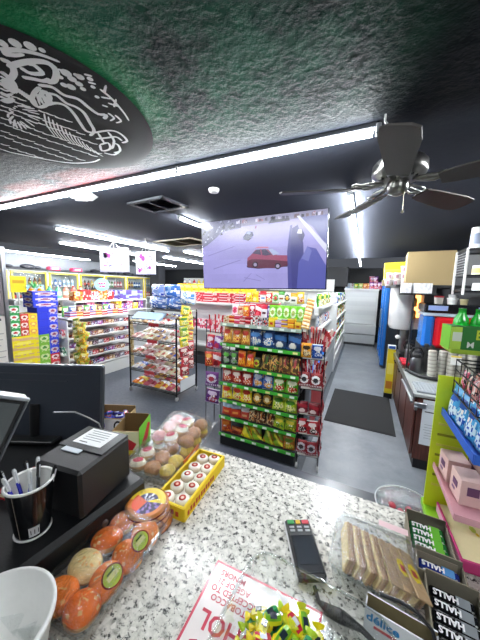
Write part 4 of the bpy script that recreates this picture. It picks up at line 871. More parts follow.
# white candy gondola
wgx = -4.90
t = white_run('white candy shelving left of the pastry rack with many sloping tiers', wgx, 2.98, 4.42, 1, .42, [.30, .50, .70, .90, 1.10, 1.28], .25, ends=False)
g = G('paint', 'e4e6e6'); g.box((-.21, -.73, .62), (.46, .02, 1.24)); e = g.build('end_panel', t)
for k in range(3): g = G('paint', 'cfd8d4'); g.box((-.20, -.775, .25+k*.34), (.36, .09, .02)); g.box((-.20, -.82, .28+k*.34), (.36, .008, .07), 'e9eeee'); g.build('end_shelf', t)
for k in range(3):
    for q in range(3): c = [('green', '3f8a6a', 'e6efe8', '2a5a4a'), ('pink', 'd85a6a', 'f0e4e4', 'b02a3a'), ('white', 'e6e8e6', 'd04a5a', '7aa090')][(k+q) % 3]; item('gum_box', carton(.10, .13, .06, 'mix', c[1], c[2], c[3], 'paper', q, n=5), '%s box on the %s end shelf of the white candy shelving, %s' % (c[0], ORD[k], ['left', 'middle', 'right'][q]), 'box', 'boxes on the white end shelves', (wgx-.32+q*.115, 2.98-.775, .26+k*.34) if 0 else (wgx-.32+q*.115, 2.93, .262+k*.34))
TP = [('dark', '3a2c34', 'c9b8c4', '8a5a6a'), ('brown', '5c3a2c', 'd8c0a0', 'b03a30'), ('maroon', '7a2434', 'e0d0d0', 'c8a040'), ('grey', '8a8c98', 'e4e4ea', '4a4c60'), ('navy', '2c3464', 'd0d4e8', 'c03a44'), ('tan', 'c8a880', 'f0e4d0', '8a4430'), ('red', 'b82a34', 'f0dcd8', '5a1a22'), ('violet', '6a4a8a', 'dcd0e8', 'b8508a')]
for zi, z in enumerate([.30, .50, .70, .90, 1.10]):
    fill(3.06, 4.38, 10, wgx-.10, z, TP, 'candy tray', 'on the %s tier up of the white candy shelving' % ORD[zi], 'candy trays on the white shelving', lambda c, q: carton(.12, .075, .2, 'mix', c[1], c[2], c[3], 'gloss', q % 4, n=6))
fill(3.06, 4.38, 10, wgx-.12, 1.28, PAL, 'candy bar box', 'along the top tier of the white candy shelving', 'boxes on top of the white candy shelving', lambda c, q: carton(.125, .10, .18, 'bars', c[1], c[2], c[3], 'paper', q % 3, n=6))
fill(3.55, 4.55, 5, -5.65, 1.56, PAL, 'grocery box', 'on the shelf behind the white candy shelving', 'boxes behind the white candy shelving', lambda c, q: carton(.19, .19+.04*(q % 2), .18, 'mix', c[1], c[2], c[3], 'paper', q % 4, n=6))
white_run('second white shelving directly behind the candy shelving', -5.45, 3.5, 5.5, 1, .4, [.9, 1.3, 1.55], .2)
fill(3.6, 5.4, 10, -5.56, 1.30, PAL, 'sweet box', 'under the top boxes behind the white candy shelving', 'boxes under the top boxes', lambda c, q: carton(.17, .16+.05*(q % 2), .18, 'mix', c[1], c[2], c[3], 'paper', q % 4, n=6))
fill(3.06, 4.38, 9, wgx-.30, 1.28, PAL[::-1], 'snack pouch', 'in the rear of the candy shelving top tier', 'pouches at the rear of the candy shelving', lambda c, q: bag(.13, .2, .05, 'chip', c[1], c[2], c[3], 'foil', q % 3))
o = item('storage_tub', carton(.74, .24, .34, 'mix', '6a5ab0', '9ab0e0', 'd8d4f0', 'gloss', 2), 'large lilac and blue box on top behind the candy shelving', 'box', None, (-5.65, 5.02, 1.55), (0, 0, pi/2))
t = thing('sign_disc', 'pale blue oval sign with pink lettering standing over the candy shelving', 'sign', (-5.5, 4.18, 1.58), pi/2)
g = G('paper', '8fc4e4'); g.T = Matrix.Translation((0, 0, .33)) @ Matrix.Rotation(pi/2, 4, 'X'); g.lathe([(.19, -.006), (.19, .006)], 28, sy=.78); g.build('oval', t)
g = G('metal', 'b0b0b0'); g.tube([(0, .01, 0), (0, .01, .2)], .006, 6); g.build('stem', t)
g = G('paper', 'd8406c'); [g.box((dx_, -.009, .33+dz), (w_, .002, .035)) for dx_, dz, w_ in [(-.07, .03, .04), (-.01, .03, .05), (.06, .03, .05), (-.05, -.04, .05), (.03, -.04, .08)]]; g.build('lettering', t)
# clip strip of yellow and green crisps at the corner of the white shelving
t = thing('display_pole', 'slim metal display pole before the near corner of the white candy shelving', 'display pole', (-4.50, 3.00, 0)); g = G('metal', 'b0b0b0'); g.box((0, 0, .64), (.03, .01, 1.26)); g.build('pole', t); g = G('paint', '303236'); g.lathe([(.14, 0), (.14, .012), (.03, .02)], 20); g.build('base', t)
for k in range(12):
    for s in (0, 1):
        if k == 11 and s: continue
        a = [('e6c93a', 'f4ea90', '7a9a2a'), ('9ab43a', 'ecd84a', 'd8742a'), ('c8b860', '6a8a2a', 'efe6b0'), ('f0c020', 'e8e080', 'b8701c')][(k*2+s) % 4]
        item('chip_packet', bag(.15, .14, .05, 'chip' if k % 2 else 'mix', a[0], a[1], a[2], 'foil', (k+s) % 3), 'small yellow and green crisp packet, %s up on the display pole, %s' % (ORD[k], ['left', 'right'][s]) if k < 11 else 'bright yellow crisp packet topping the display pole', 'crisp packet', 'packets on the display pole', (-4.56+s*.12+.01*rv(), 2.96-.03*(k % 2), .34+k*.077), (RD(-14), RD(rv(22)), RD(20+rv(20))))
# ================================================================== STACK OF BEVERAGE CASES
SX = -5.0
def cases(y0, y1, z0, z1, n, st, a, b, c, wd, lab):
    h = (z1-z0)/n
    for k in range(n):
        item('beverage_case', carton(y1-y0-.004, h-.004, .3, st, a, b, c, 'paper', 0, n=10), lab % ORD[k], 'beverage case', 'beverage cases in the stack', (SX-.15, (y0+y1)/2, z0+k*h), (0, 0, pi/2+rv(.02)))
for q, (a, b) in enumerate([(2.15, 2.55), (2.55, 2.72), (2.72, 2.88)]): item('shipping_case', carton(b-a-.004, .40, .3, 'plain', ['20242a', '2a2c30', '1c1e22'][q], '333333', '333333', 'paper'), 'dark case forming the bottom of the beverage stack, %s from left' % ORD[q], 'beverage case', 'dark cases under the stack', (SX-.15, (a+b)/2, 0), (0, 0, pi/2))
cases(2.15, 2.55, .40, 1.05, 4, 'band', 'f0dc1c', 'd8b07a', 'f6e860', 'yellow', 'wide yellow beverage case, %s up in the stack')
cases(2.55, 2.72, .40, 1.03, 4, 'ring', '7cb83a', 'c9d89a', '4a8a3a', 'lime', 'lime green beverage case, %s up beside the yellow cases')
cases(2.15, 2.30, 1.05, 1.55, 4, 'ring', '2c9a4c', 'e6ece4', 'c8343a', 'green', 'green and white beverage case, %s up over the yellow cases')
cases(2.30, 2.42, 1.05, 1.41, 3, 'ring', 'd03a2c', 'f0dcd0', '9a1c1c', 'red', 'red beverage case, %s up between the green and yellow ones')
cases(2.42, 2.55, 1.05, 1.41, 3, 'ring', 'f0d020', 'e2a050', 'f4e470', 'yellow', 'narrow yellow beverage case, %s up right of the red ones')
cases(2.72, 2.88, .40, .66, 2, 'ring', 'd02430', 'ecd4d4', '7a1a24', 'red', 'red beverage case, %s up at the right foot of the stack')
cases(2.72, 2.88, .66, 1.50, 6, 'ring', '2a3cd0', 'c8b8c0', '8a3a60', 'blue', 'blue beverage case, %s up in the right hand column')
cases(2.55, 2.72, 1.03, 1.41, 3, 'plain', '2434c8', '2434c8', '2434c8', 'blue', 'plain blue beverage case, %s up over the lime cases')
cases(2.50, 2.90, 1.50, 1.78, 3, 'ring', '2a3ed4', 'd0c0c8', '90406a', 'blue', 'wide blue beverage case, %s up at the top of the stack')
item('shipping_case', carton(.165, .085, .3, 'plain', '2434c8', '2434c8', '2434c8', 'paper'), 'thin blue case under the wide blue cases of the stack', 'beverage case', 'dark cases under the stack', (SX-.15, 2.635, 1.41), (0, 0, pi/2))
t = thing('yellow_poster', 'yellow poster board standing above the green cases at the left', 'poster', (SX-.1, 2.36, 1.55), pi/2); g = G('paper', 'e4c81c'); g.box((0, 0, .34), (.22, .01, .26), 'e6ca1e'); g.box((0, -.006, .38), (.16, .002, .05), 'c89a20'); g.box((0, .01, .15), (.02, .01, .30), 'c0c0c0'); g.build('board', t)
t = thing('green_balloon', 'shiny green and white tinsel decoration above the blue cases', 'decoration', (SX-.1, 2.58, 1.785)); g = G('foil', '4cc860')
rr = random.Random(4)
for k in range(60):
    a, e_ = rr.uniform(0, 6.28), rr.uniform(0, 1.4); d = Vector((cos(a)*cos(e_), sin(a)*cos(e_)*1.3, sin(e_)*.9))*rr.uniform(.12, .2); p = Vector((0, 0, .03)); s_ = Vector((-d.y, d.x, 0)).normalized()*.012
    g.add([tuple(p), tuple(p+d*.5+s_), tuple(p+d), tuple(p+d*.5-s_)], [[0, 1, 2, 3]], rr.choice(['4cc860', '7ae08a', 'e4f4e6', '2fa050']))
o = g.build('tinsel', t)
# upright and paper sheet at the far left edge
t = thing('rack_upright', 'pale metal upright post at the left picture edge', 'post', (-3.0, 1.28, 0)); g = G('metal', 'b9bcc0'); g.box((0, 0, 1.12), (.03, .03, 2.24)); g.box((0, 0, .01), (.2, .2, .02)); g.build('post', t)
t = thing('paper_panel', 'cream paper sheets fixed left of the metal upright', 'notice', (-3.0, 1.06, 1.05)); g = G('paper', 'd9d3cb')
g.box((0, 0, .28), (.012, .40, .56), 'ddd8d0'); g.box((.0, 0, .75), (.012, .40, .36), '7d7578'); g.box((.008, .05, .53), (.003, .24, .02), '4a4448')
for k in range(7): g.box((.0075, .1-rv(.02), .07+k*.055), (.002, .16-rv(.03), .008), 'a9a0a0')
g.box((0, -.1, -.5), (.012, .03, 1.1), '9a9ca0'); g.build('sheet', t)

# ================================================================== PASTRY RACK
PX0, PX1, PY0, PY1 = -3.75, -2.70, 3.36, 3.93
t = thing('pastry_rack', 'black wire pastry rack on casters with five sloping shelves of wrapped bread', 'rack', ((PX0+PX1)/2, (PY0+PY1)/2, 0)); W2, D2 = (PX1-PX0)/2, (PY1-PY0)/2
for sx in (-1, 1):
    for sy in (-1, 1): g = G('rough_metal', '1d1e20'); g.tube([(sx*W2, sy*D2, .06), (sx*W2, sy*D2, 1.40+.12*(sy > 0))], .014, 8); g.build('post', t)
    g = G('rough_metal', '1d1e20')
    for z in (.12, 1.38): g.tube([(sx*W2, -D2, z), (sx*W2, D2, z)], .01, 6)
    g.build('side_bar', t)
    for sy in (-1, 1): g = G('plastic', '9a9a9c'); g.T = Matrix.Translation((sx*W2, sy*D2, .04)) @ Matrix.Rotation(pi/2, 4, 'Y'); g.lathe([(.022, -.014), (.04, -.01), (.04, .01), (.022, .014)], 12); g.build('caster', t)
RZ = [.11, .40, .68, .96, 1.25]
for i, z in enumerate(RZ):
    g = G('rough_metal', '2a2c2e'); tl_ = .10
    for k in range(12): x = -W2+k*2*W2/11; g.tube([(x, -D2, z), (x, D2, z+tl_)], .004, 4)
    g.tube([(-W2, -D2-.01, z+.03), (W2, -D2-.01, z+.03)], .006, 6); g.tube([(-W2, -D2, z), (W2, -D2, z)], .008, 6); g.tube([(-W2, D2, z+tl_), (W2, D2, z+tl_)], .008, 6); sh = g.build('shelf', t)
    if i: g = G('paper', 'b02a30'); g.box((-.1+.04*i, -D2-.018, z+.015), (.22, .003, .05)); g.build('price_card', sh)
g = G('paper', 'c9ccce'); g.box((W2+.02, 0, .24), (.006, .42, .2)); g.build('side_sign', t)
wrap = [('white', 'd8d2cc', 'c23a44', 'b8a890'), ('white', 'dcd8d4', '4a5aa8', 'c8a070'), ('brown', '8a5c40', 'e4dcd4', 'c23a3a'), ('pink', 'd0a4a0', 'efe6e2', 'a02a3a'), ('cream', 'd8c8a4', 'efe9dc', 'b04030'), ('tan', 'b48c64', 'e8e0d8', '3a4a9a')]
for i, z in enumerate(RZ):
    n = 8
    for k in range(n):
        for r_ in range(2 if i else 2):
            a = wrap[(k//2+i+r_) % 6] if i else [('orange', 'd8742a', 'f0dc60', 'f2e8e0'), ('pink', 'c05a6a', 'ead8d8', '8a2a3a'), ('golden', 'd8a03a', 'f4eadc', 'b8342c'), ('rose', 'b84a5a', 'efe0dc', 'c89a6a')][(k//2+r_) % 4]
            x = PX0+.07+k*(PX1-PX0-.14)/(n-1)+rv(.008); y = PY0+.13+r_*.27
            item('wrapped_pastry', bag(.125, .24, .075, 'band' if k % 2 else 'top', a[1], a[2], a[3], 'wrap', (k+i) % 3), '%s wrapped pastry, %s from left, %s row of the %s rack shelf' % (a[0], ORD[k], ['front', 'rear'][r_], ['bottom', 'second', 'middle', 'fourth', 'top'][i]), 'pastry', 'wrapped pastries on the black rack', (x, y-.11, z+.045+(.05 if r_ else 0)), (RD(-80), RD(0), RD(rv(7))))
# side clip strips
for k in range(7):
    item('snack_packet', bag(.17, .16, .05, 'chip', ['f0d41c', 'e8cf2a', 'b0ba3a'][k % 3], 'c9301c' if k % 2 else '4a8a2c', 'f6eda0', 'foil', k % 3), 'yellow snack packet, %s down the right side of the pastry rack' % ORD[6-k], 'snack packet', 'yellow packets on the pastry rack side', (PX1+.045, 3.52+(k % 2)*.13, .92+k*.088), (RD(-8), RD(rv(14)), RD(70+rv(15))))
for k in range(6):
    item('snack_packet', bag(.17, .17, .05, 'chip', ['b81c28', 'a8202c', 'c42a34'][k % 3], 'e8d0c8', '6a1018', 'foil', k % 3), 'dark red snack packet, %s up the right side of the pastry rack' % ORD[k], 'snack packet', 'red packets on the pastry rack side', (PX1+.045, 3.52+(k % 2)*.15, .42+k*.08), (RD(-8), RD(rv(12)), RD(70+rv(14))))
for k in range(5):
    item('snack_packet', bag(.09, .2, .04, 'mix', 'd8c48a', 'efe4c0', 'b09050', 'foil', k % 3), 'pale tan packet, %s up the left side of the pastry rack' % ORD[k], 'snack packet', 'tan packets on the pastry rack left side', (PX0-.05, 3.45, .42+k*.17), (0, RD(rv(6)), RD(20)))
# packs on top
t = thing('rack_top_board', 'grey wire top of the pastry rack under the water packs', 'board', (-3.15, 3.74, 1.49)); g = G('rough_metal', '5a5c60'); g.box((0, 0, 0), (.98, .30, .012)); g.build('board', t)
for k, (x, y, z, a, b, c, nm, w_) in enumerate([(-3.42, 3.74, 1.50, '5a7ab8', 'dfe6f2', '3a5aa8', 'blue and white wrapped paper towel pack at the left', .36), (-3.05, 3.74, 1.50, '4a6ab0', 'e8ecf4', '6a90d0', 'blue and white wrapped paper towel pack in the middle', .34), (-3.1, 3.76, 1.72, '3f74c8', 'eceff6', '88aee0', 'blue and white wrapped pack on top in the middle', .34), (-2.78, 3.78, 1.60, 'dfe3e8', '4a8ad0', 'c9d6c0', 'white wrapped pack at the right', .30), (-3.45, 3.78, 1.72, '8aa4d8', 'e8ecf6', '3a4ab0', 'pale blue wrapped pack on top at the left', .24)]):
    item('wrapped_pack', bag(w_, .23, .26, 'mix', a, b, c, 'wrap', k), '%s of the pastry rack top' % nm, 'wrapped pack', 'wrapped packs on the pastry rack', (x, y, z), (RD(rv(4)), 0, RD(rv(8))))
g = G('gloss', '6f94c4'); g.box((0, 0, .1), (.62, .03, .2), 'a9c4e0'); o = g.build('blue_bag', None, (-3.42, 3.42, 1.33), (RD(-60), 0, RD(4))); tag(o, 'flat pale blue plastic package slanting on the upper pastry shelf', 'package')

# ================================================================== DISTANT SHELVES BEHIND THE GONDOLA
def xrun(label, y, x0, x1, depth, zs, base_h, top):
    L = x1-x0; t = thing('white_shelving', label, 'shelf', ((x0+x1)/2, y, 0)); g = G('paint', 'dadbdb'); g.box((0, depth, top/2), (L, .03, top)); g.build('back_panel', t)
    g = G('paint', '2a2c30'); g.box((0, depth/2, base_h/2), (L, depth, base_h)); g.build('base', t)
    for z in zs: g = G('paint', 'e4e4e2'); g.box((0, depth/2, z-.01), (L, depth-.02, .02)); g.box((0, .006, z-.012), (L, .012, .04)); g.build('shelf', t)
xrun('white shelf of red and yellow boxes between the pastry rack and the gondola', 5.4, -4.6, -1.6, .4, [.5, .9, 1.55], .2, 1.55)
for r_ in range(2):
    for k in range(14): item('snack_box', carton(.2, .115, .16, 'bars' if k % 2 else 'mix', 'd0283a', 'e8c0c0' if k < 9 else 'f0d8dc', 'b01c2c', 'paper', k % 3, n=6), 'red snack box, %s from left in the %s layer behind the pastry rack' % (ORD[k], ['lower', 'upper'][r_]), 'snack box', 'red boxes behind the pastry rack', (-4.45+k*.21, 5.5, 1.55+r_*.12))
for k in range(10): item('snack_box', carton(.2, .2, .16, 'band', 'f2dc1c', 'f8f080', 'd8a81c', 'paper', k % 3, n=6), 'bright yellow snack box, %s from left above the red boxes' % ORD[k], 'snack box', 'yellow boxes behind the pastry rack', (-4.3+k*.215, 5.62, 1.79))
for k in range(12): item('snack_box', carton(.2, .22, .16, 'mix', 'd84a6a', 'f0e0e4', 'a8304a', 'paper', k % 3, n=5), 'pink and white box, %s from left on the middle shelf behind the rack' % ORD[k], 'snack box', 'pink boxes behind the gondola', (-4.1+k*.21, 5.5, .9))
xrun('far pale shelving along the back wall full of bottles and bags', 9.9, -7.8, -1.0, .4, [.5, 1.0, 1.5, 1.9], .2, 2.3)
for zi, z in enumerate((1.5, 1.9)):
    fill(-7.7, -3.0, 18, 10.05, z, [PAL[i] for i in (1, 3, 8, 1, 0, 3, 6)], 'grocery packet', 'from left on the %s back wall shelf' % ['upper', 'topmost'][zi], 'packets on the back wall shelf', lambda c, q: bag(.24, .3, .12, 'chip', c[1], c[2], c[3], 'foil', q % 3) if zi == 0 else bottle(c[1], c[2], c[3], .33, .07), 0, 'x')
xrun('low white shelving in the middle of the shop before the back wall', 7.6, -7.5, -2.6, .4, [.5, 1.0, 1.5], .2, 1.7)
fill(-7.3, -2.8, 17, 7.75, 1.5, PAL, 'household packet', 'from left on the middle shop shelf', 'packets on the middle shop shelf', lambda c, q: bag(.24, .28, .12, 'mix', c[1], c[2], c[3], 'foil', q % 3), 0, 'x')
# ================================================================== THE CASHIER'S COUNTER
KZ = 1.20
t = thing('granite_countertop', 'pale speckled granite countertop in the foreground', 'countertop', (0, 0, KZ))
g = G('granite'); g.box((-.55, .36, -.02), (3.9, 1.2, .04), bev=.006, col='808080'); g.build('slab', t)
t = thing('counter_cabinet', 'dark counter cabinet carrying the granite countertop', 'cabinet', (0, 0, 0))
g = G('ledge'); g.box((-.55, .36, .57), (3.8, 1.1, 1.18)); g.build('cabinet_body', t)
t = thing('customer_ledge', 'dark navy ledge running below the far edge of the granite', 'ledge', (0, 1.08, 1.05))
g = G('ledge'); g.box((-.55, -.0, -.015), (3.9, .25, .03), bev=.004); g.build('ledge_board', t)
for k in range(4): g = G('ledge'); g.box((-2.2+k*1.1, -.05, -.12), (.03, .15, .18)); g.build('bracket', t)
def at(z): return Matrix.Translation((0, 0, z))
# ---- card reader
t = thing('card_reader', 'black handheld card reader lying on the granite', 'card reader', (-.098, .668, KZ), RD(-64+90-7))
t.rotation_euler = (0, 0, RD(27))
g = G('plastic', '17191c'); g.box((0, 0, .014), (.074, .165, .024), bev=.008); g.build('body', t)
g = G('plastic', 'd9dadb'); g.box((-.037, 0, .010), (.004, .16, .012), bev=.001); g.box((.037, 0, .010), (.004, .16, .012), bev=.001); g.build('side_trim', t)
g = G('gloss', '0d1218'); g.box((0, -.025, .0265), (.062, .10, .002), '10161e'); s_ = g.build('display', t); g = G('gloss', '26323e'); g.box((0, -.02, .0278), (.05, .07, .0006), '1d2833'); g.build('display_image', s_)
for x, y, c, w_ in [(-.022, .068, '2fa04c', .02), (0, .068, 'e4b82c', .014), (.022, .068, 'd84050', .02)]: g = G('plastic', c); g.box((x, y, .027), (w_, .012, .005), bev=.0015); g.build('key', t)
for r_ in range(2):
    for x in (-.022, 0, .022): g = G('plastic', 'b9bcbe'); g.box((x, .052-r_*.011, .0265), (.014, .006, .003), bev=.001); g.build('key', t)
# ---- cable
t = thing('reader_cable', 'thick black cable with plug running from the card reader towards the cookie tray', 'cable', (0, 0, KZ))
g = G('plastic', '1c1d20'); g.tube([(-.055, .585, .012), (-.04, .56, .008), (-.01, .55, .012), (.01, .548, .015)], [.005, .005, .012, .013], 8); g.tube([(.01, .548, .015), (.05, .545, .014), (.09, .53, .008), (.14, .515, .006), (.2, .47, .006), (.28, .40, .006)], [.013, .006, .005, .005, .005, .005], 8); g.build('cable', t)
# ---- age sign (reads from the customer side)
t = thing('counter_sign', 'white and red tobacco and alcohol age notice lying upside down on the granite', 'sign', (-.163, .42, KZ), RD(1))
g = G('gloss', 'c8485a'); g.box((0, 0, .0015), (.27, .25, .003)); g.build('border', t)
g = G('gloss', 'f0e6e4'); g.box((0, 0, .0034), (.258, .238, .001)); g.build('panel', t)
for s_, sz, x, y in [('TOBACCO', .050, 0, -.052), ('ALCOHOL', .050, 0, .002), ('TOBACCO', .019, -.065, .045), ('ACCEPTED TO', .019, -.058, .064), ('AGE OF 21', .019, -.068, .083), ('MINORS', .019, -.078, .102)]:
    text(s_, sz, t, Matrix.Translation((x, y, .0045)) @ Matrix.Rotation(pi, 4, 'Z'), 'cc4458', bold=.0012 if sz > .03 else .0003, sx=.95)
# ---- clear tubs
def rrect(w_, d_, r, n=6):
    P = []
    for cx, cy, a0 in [(w_/2-r, d_/2-r, 0), (-w_/2+r, d_/2-r, 90), (-w_/2+r, -d_/2+r, 180), (w_/2-r, -d_/2+r, 270)]:
        for k in range(n+1): a = RD(a0+90*k/n); P.append((cx+r*cos(a), cy+r*sin(a)))
    return P
def tub(g, w_, d_, h_, r, mat='clear', flare=.92, rim=True, col='e8ecec', z0=0.002):
    rings = [(flare, z0), (1, h_)]; vs = []; fs = []; P0 = rrect(w_, d_, r); n = len(P0)
    for s_, z in rings: vs += [(x*s_, y*s_, z) for x, y in P0]
    fs = [[k, (k+1) % n, n+(k+1) % n, n+k] for k in range(n)]; g.add(vs, fs, col, mat, True); g.add(vs[:n], [list(range(n))], col, mat)
    if rim: g.tube([(x, y, h_) for x, y in P0+[P0[0]]], .003, 5, col, 'clear', smooth=True); g.tube([(x*1.03, y*1.03, h_-.004) for x, y in P0+[P0[0]]], .0025, 5, col, 'clear')
def wrapped(c1, c2, L=.05, r=.012):
    k = ('wc', c1, c2, L, r)
    if k in _meshes: return _meshes[k]
    g = G('wrap', c1); n = 8
    prof = [(-L*.62, r*1.1), (-L*.5, r*.9), (-L*.40, r*.28), (-L*.32, r*.8), (-L*.1, r), (L*.1, r), (L*.32, r*.8), (L*.40, r*.28), (L*.5, r*.9), (L*.62, r*1.1)]
    vs = []; fs = []; cl = []
    for x, q in prof:
        for i in range(n): a = 2*pi*i/n; fl = .35 if abs(x) > L*.45 else .75; vs.append((x, q*cos(a), q*sin(a)*fl))
    for j in range(len(prof)-1):
        for i in range(n): fs.append([j*n+i, j*n+(i+1) % n, (j+1)*n+(i+1) % n, (j+1)*n+i]); cl.append(c2 if 3 <= j <= 5 and i in (1, 2) else c1)
    g.add(vs, fs, cl, smooth=False); g.box((0, 0, r*.72), (L*.28, r*.9, .0015), '26323a' if c2 != 'd02c3c' else 'e8e8e8'); me = g.mesh('wrapped_candy'); _meshes[k] = me; return me
t = thing('candy_tub', 'clear plastic tub of yellow and green wrapped candies in the foreground', 'tub', (-.055, .415, KZ+.004), RD(-4))
g = G('clear'); tub(g, .30, .27, .075, .05); g.build('container', t)
rr = random.Random(11); cols = [('e8d41c', 'f4ec7a'), ('d8dc2a', '7ab82c'), ('9ccc2c', 'e8e84a'), ('f0d824', 'd02c3c'), ('b4d430', '2a8a4a')]
for k in range(46):
    lay = k//18; c = cols[k % 5]; q_ = rr.random()**.5; a_ = rr.uniform(0, 6.28); x = -.09+.10*q_*cos(a_)*(1-.25*lay); y = .43+.085*q_*sin(a_)*(1-.25*lay)
    item('wrapped_candy', wrapped(*c), '%s wrapped candy lying in the clear foreground tub' % ['yellow', 'yellow and green', 'green', 'yellow and red', 'lime'][k % 5], 'candy', '%s candies in the clear tub' % ['yellow', 'two tone', 'green', 'red dotted', 'lime'][k % 5], (x, y, KZ+.02+lay*.017), (rr.uniform(-.6, .6), rr.uniform(-.35, .35), rr.uniform(0, 6.28)))
# ---- cookie tray
cT = thing('cookie_tray', 'clear clamshell tray holding tan sandwich cookies on the granite', 'tray', (.073, .70, KZ), RD(-3))
g = G('clear'); tub(g, .19, .18, .05, .03, flare=.95); g.build('container', cT)
g = G('film'); n = 10; vs = []; fs = []
for j in range(n+1):
    for i in range(n+1): x = -.10+.2*i/n; y = -.095+.19*j/n; vs.append((x, y, .055+.018*math.exp(-((x/.08)**4+(y/.08)**4))+.006*mnoise.noise(Vector((x*40, y*40, 0)))))
for j in range(n):
    for i in range(n): fs.append([j*(n+1)+i, j*(n+1)+i+1, (j+1)*(n+1)+i+1, (j+1)*(n+1)+i])
g.add(vs, fs, smooth=True); g.box((.045, .075, .082), (.07, .02, .0006), 'e8c8cc', 'paper'); g.build('film_cover', cT)
for k in range(7):
    g = G('bread', 'c9a878'); L = .12; wd = .020
    g.box((0, 0, .028), (wd*.42, L, .045), 'b8946a', bev=.006); g.box((-wd*.3, 0, .028), (wd*.3, L*.98, .040), 'e2c98c', bev=.004); g.box((.008, 0, .03), (wd*.32, L*.97, .042), 'a88460', bev=.005)
    if k >= 4: g.box((.0, -.01, .055), (.034, L*.95, .004), 'b89a74', bev=.0015)
    if k >= 5: g.poly([(.001+.013*cos(a*pi/7), -.01+.022*sin(a*pi/7)+.004*(a % 2), .0575) for a in range(14)], 'f0d822', 'paper'); g.box((.001, -.01, .0577), (.012, .016, .0006), 'c8402c', 'paper')
    o = g.build('sandwich_cookie', None, (.004+k*.0215, .708-.004*k, KZ+.006), (0, RD(14+2*k), RD(6+1.5*k))); tag(o, 'tan cream filled sandwich cookie, %s from left in the clear tray%s' % (ORD[k], ', with yellow label' if k >= 5 else ''), 'cookie', 'sandwich cookies in the tray')
# ---- open cartons of throat drops
def open_carton(name, label, cat, loc, rz, w_, d_, h_, out, inn, th=.003, grp=None, back=0.0, fc=None):
    t = thing(name, label, cat, loc, rz, grp); g = G('card', out)
    g.box((0, 0, th/2), (w_, d_, th), inn)
    g.box((-w_/2, 0, h_/2), (th, d_, h_), out, fc={'r': inn}); g.box((w_/2, 0, h_/2), (th, d_, h_), out, fc={'l': inn})
    g.box((0, -d_/2, h_/2), (w_, th, h_), out, fc={'k': inn}); g.box((0, d_/2, (h_+back)/2), (w_, th, h_+back), out, fc={'f': inn}); g.build('carton', t); return t
def drops(label, cx, cy, rz, n, w_, c1, c2, pack, cname, h_=.05, pitch=.024):
    d_ = n*pitch+.008; t = open_carton('candy_carton', label, 'carton', (cx, cy, KZ), rz, w_, d_, h_, '8a8270', '6f6a5c', back=.012)
    R = Matrix.Translation((cx, cy, KZ)) @ Matrix.Rotation(rz, 4, 'Z')
    for k in range(n):
        y = -d_/2+.016+k*pitch; p = R @ Vector((0, y, .026)); s_ = thing('candy_stick', '%s throat drop stick with white lettering, %s from near in its open carton' % (cname, ORD[k]), 'candy stick', tuple(p), 0, pack); s_.rotation_euler = (RD(18+rv(4)), 0, rz+RD(rv(2)))
        g = G('gloss', c1); g.box((0, 0, .0), (w_-.014, .020, .020), c1, bev=.004); g.box((w_/2-.03, 0, .0102), (.026, .018, .0008), c2); g.box((w_/2-.014, 0, 0), (.006, .018, .018), 'd0d0d0', bev=.002); g.box((.016, -.0102, -.001), (.03, .0008, .012), c2); g.build('wrapper', s_)
        text('HALLS', .0155, s_, Matrix.Translation((-.012, 0, .0108)) @ Matrix.Rotation(pi, 4, 'Z'), 'f2f2f2', bold=.0007, sx=1.1)
        text('HALLS', .013, s_, Matrix.Translation((-.012, -.0106, -.001)) @ Matrix.Rotation(pi/2, 4, 'X') @ Matrix.Rotation(pi, 4, 'Z'), 'f2f2f2', bold=.0006)
drops('open carton of green throat drop sticks at the far end', .218, .828, RD(-2), 5, .098, '1e6a34', '6ab83c', 'green throat drop sticks', 'green')
drops('open carton of dark blue throat drop sticks in the middle', .224, .738, RD(-3), 2, .098, '22307e', '5a9ad8', 'blue throat drop sticks', 'dark blue')
drops('open carton of black throat drop sticks nearest the camera', .232, .632, RD(-4), 5, .100, '17181b', '8d9296', 'black throat drop sticks', 'black', pitch=.027)
# ---- biscuit carton at the bottom
t = open_carton('biscuit_carton', 'open carton with blue délice lettering at the bottom of the picture', 'carton', (.118, .560, KZ), RD(-7), .125, .024, .062, 'e6e8ec', '7d7252', back=.008)
text('délice', .026, t, Matrix.Translation((-.030, -.0145, .044)) @ Matrix.Rotation(pi/2, 4, 'X'), '2a8ac8', bold=.0008)
g = G('paper', 'c83c50'); g.box((-.02, -.0141, .026), (.05, .001, .006)); g.box((.03, -.0141, .035), (.02, .001, .02), 'd89a9a'); g.build('printed_band', t)
t = thing('black_strap', 'thin black cable lying over the délice carton edge', 'cable', (.0, .0, KZ)); g = G('plastic', '141417'); g.tube([(.085, .600, .055), (.12, .590, .070), (.15, .580, .074), (.172, .56, .072), (.18, .52, .05), (.175, .45, .006)], .004, 6); g.build('cable', t)
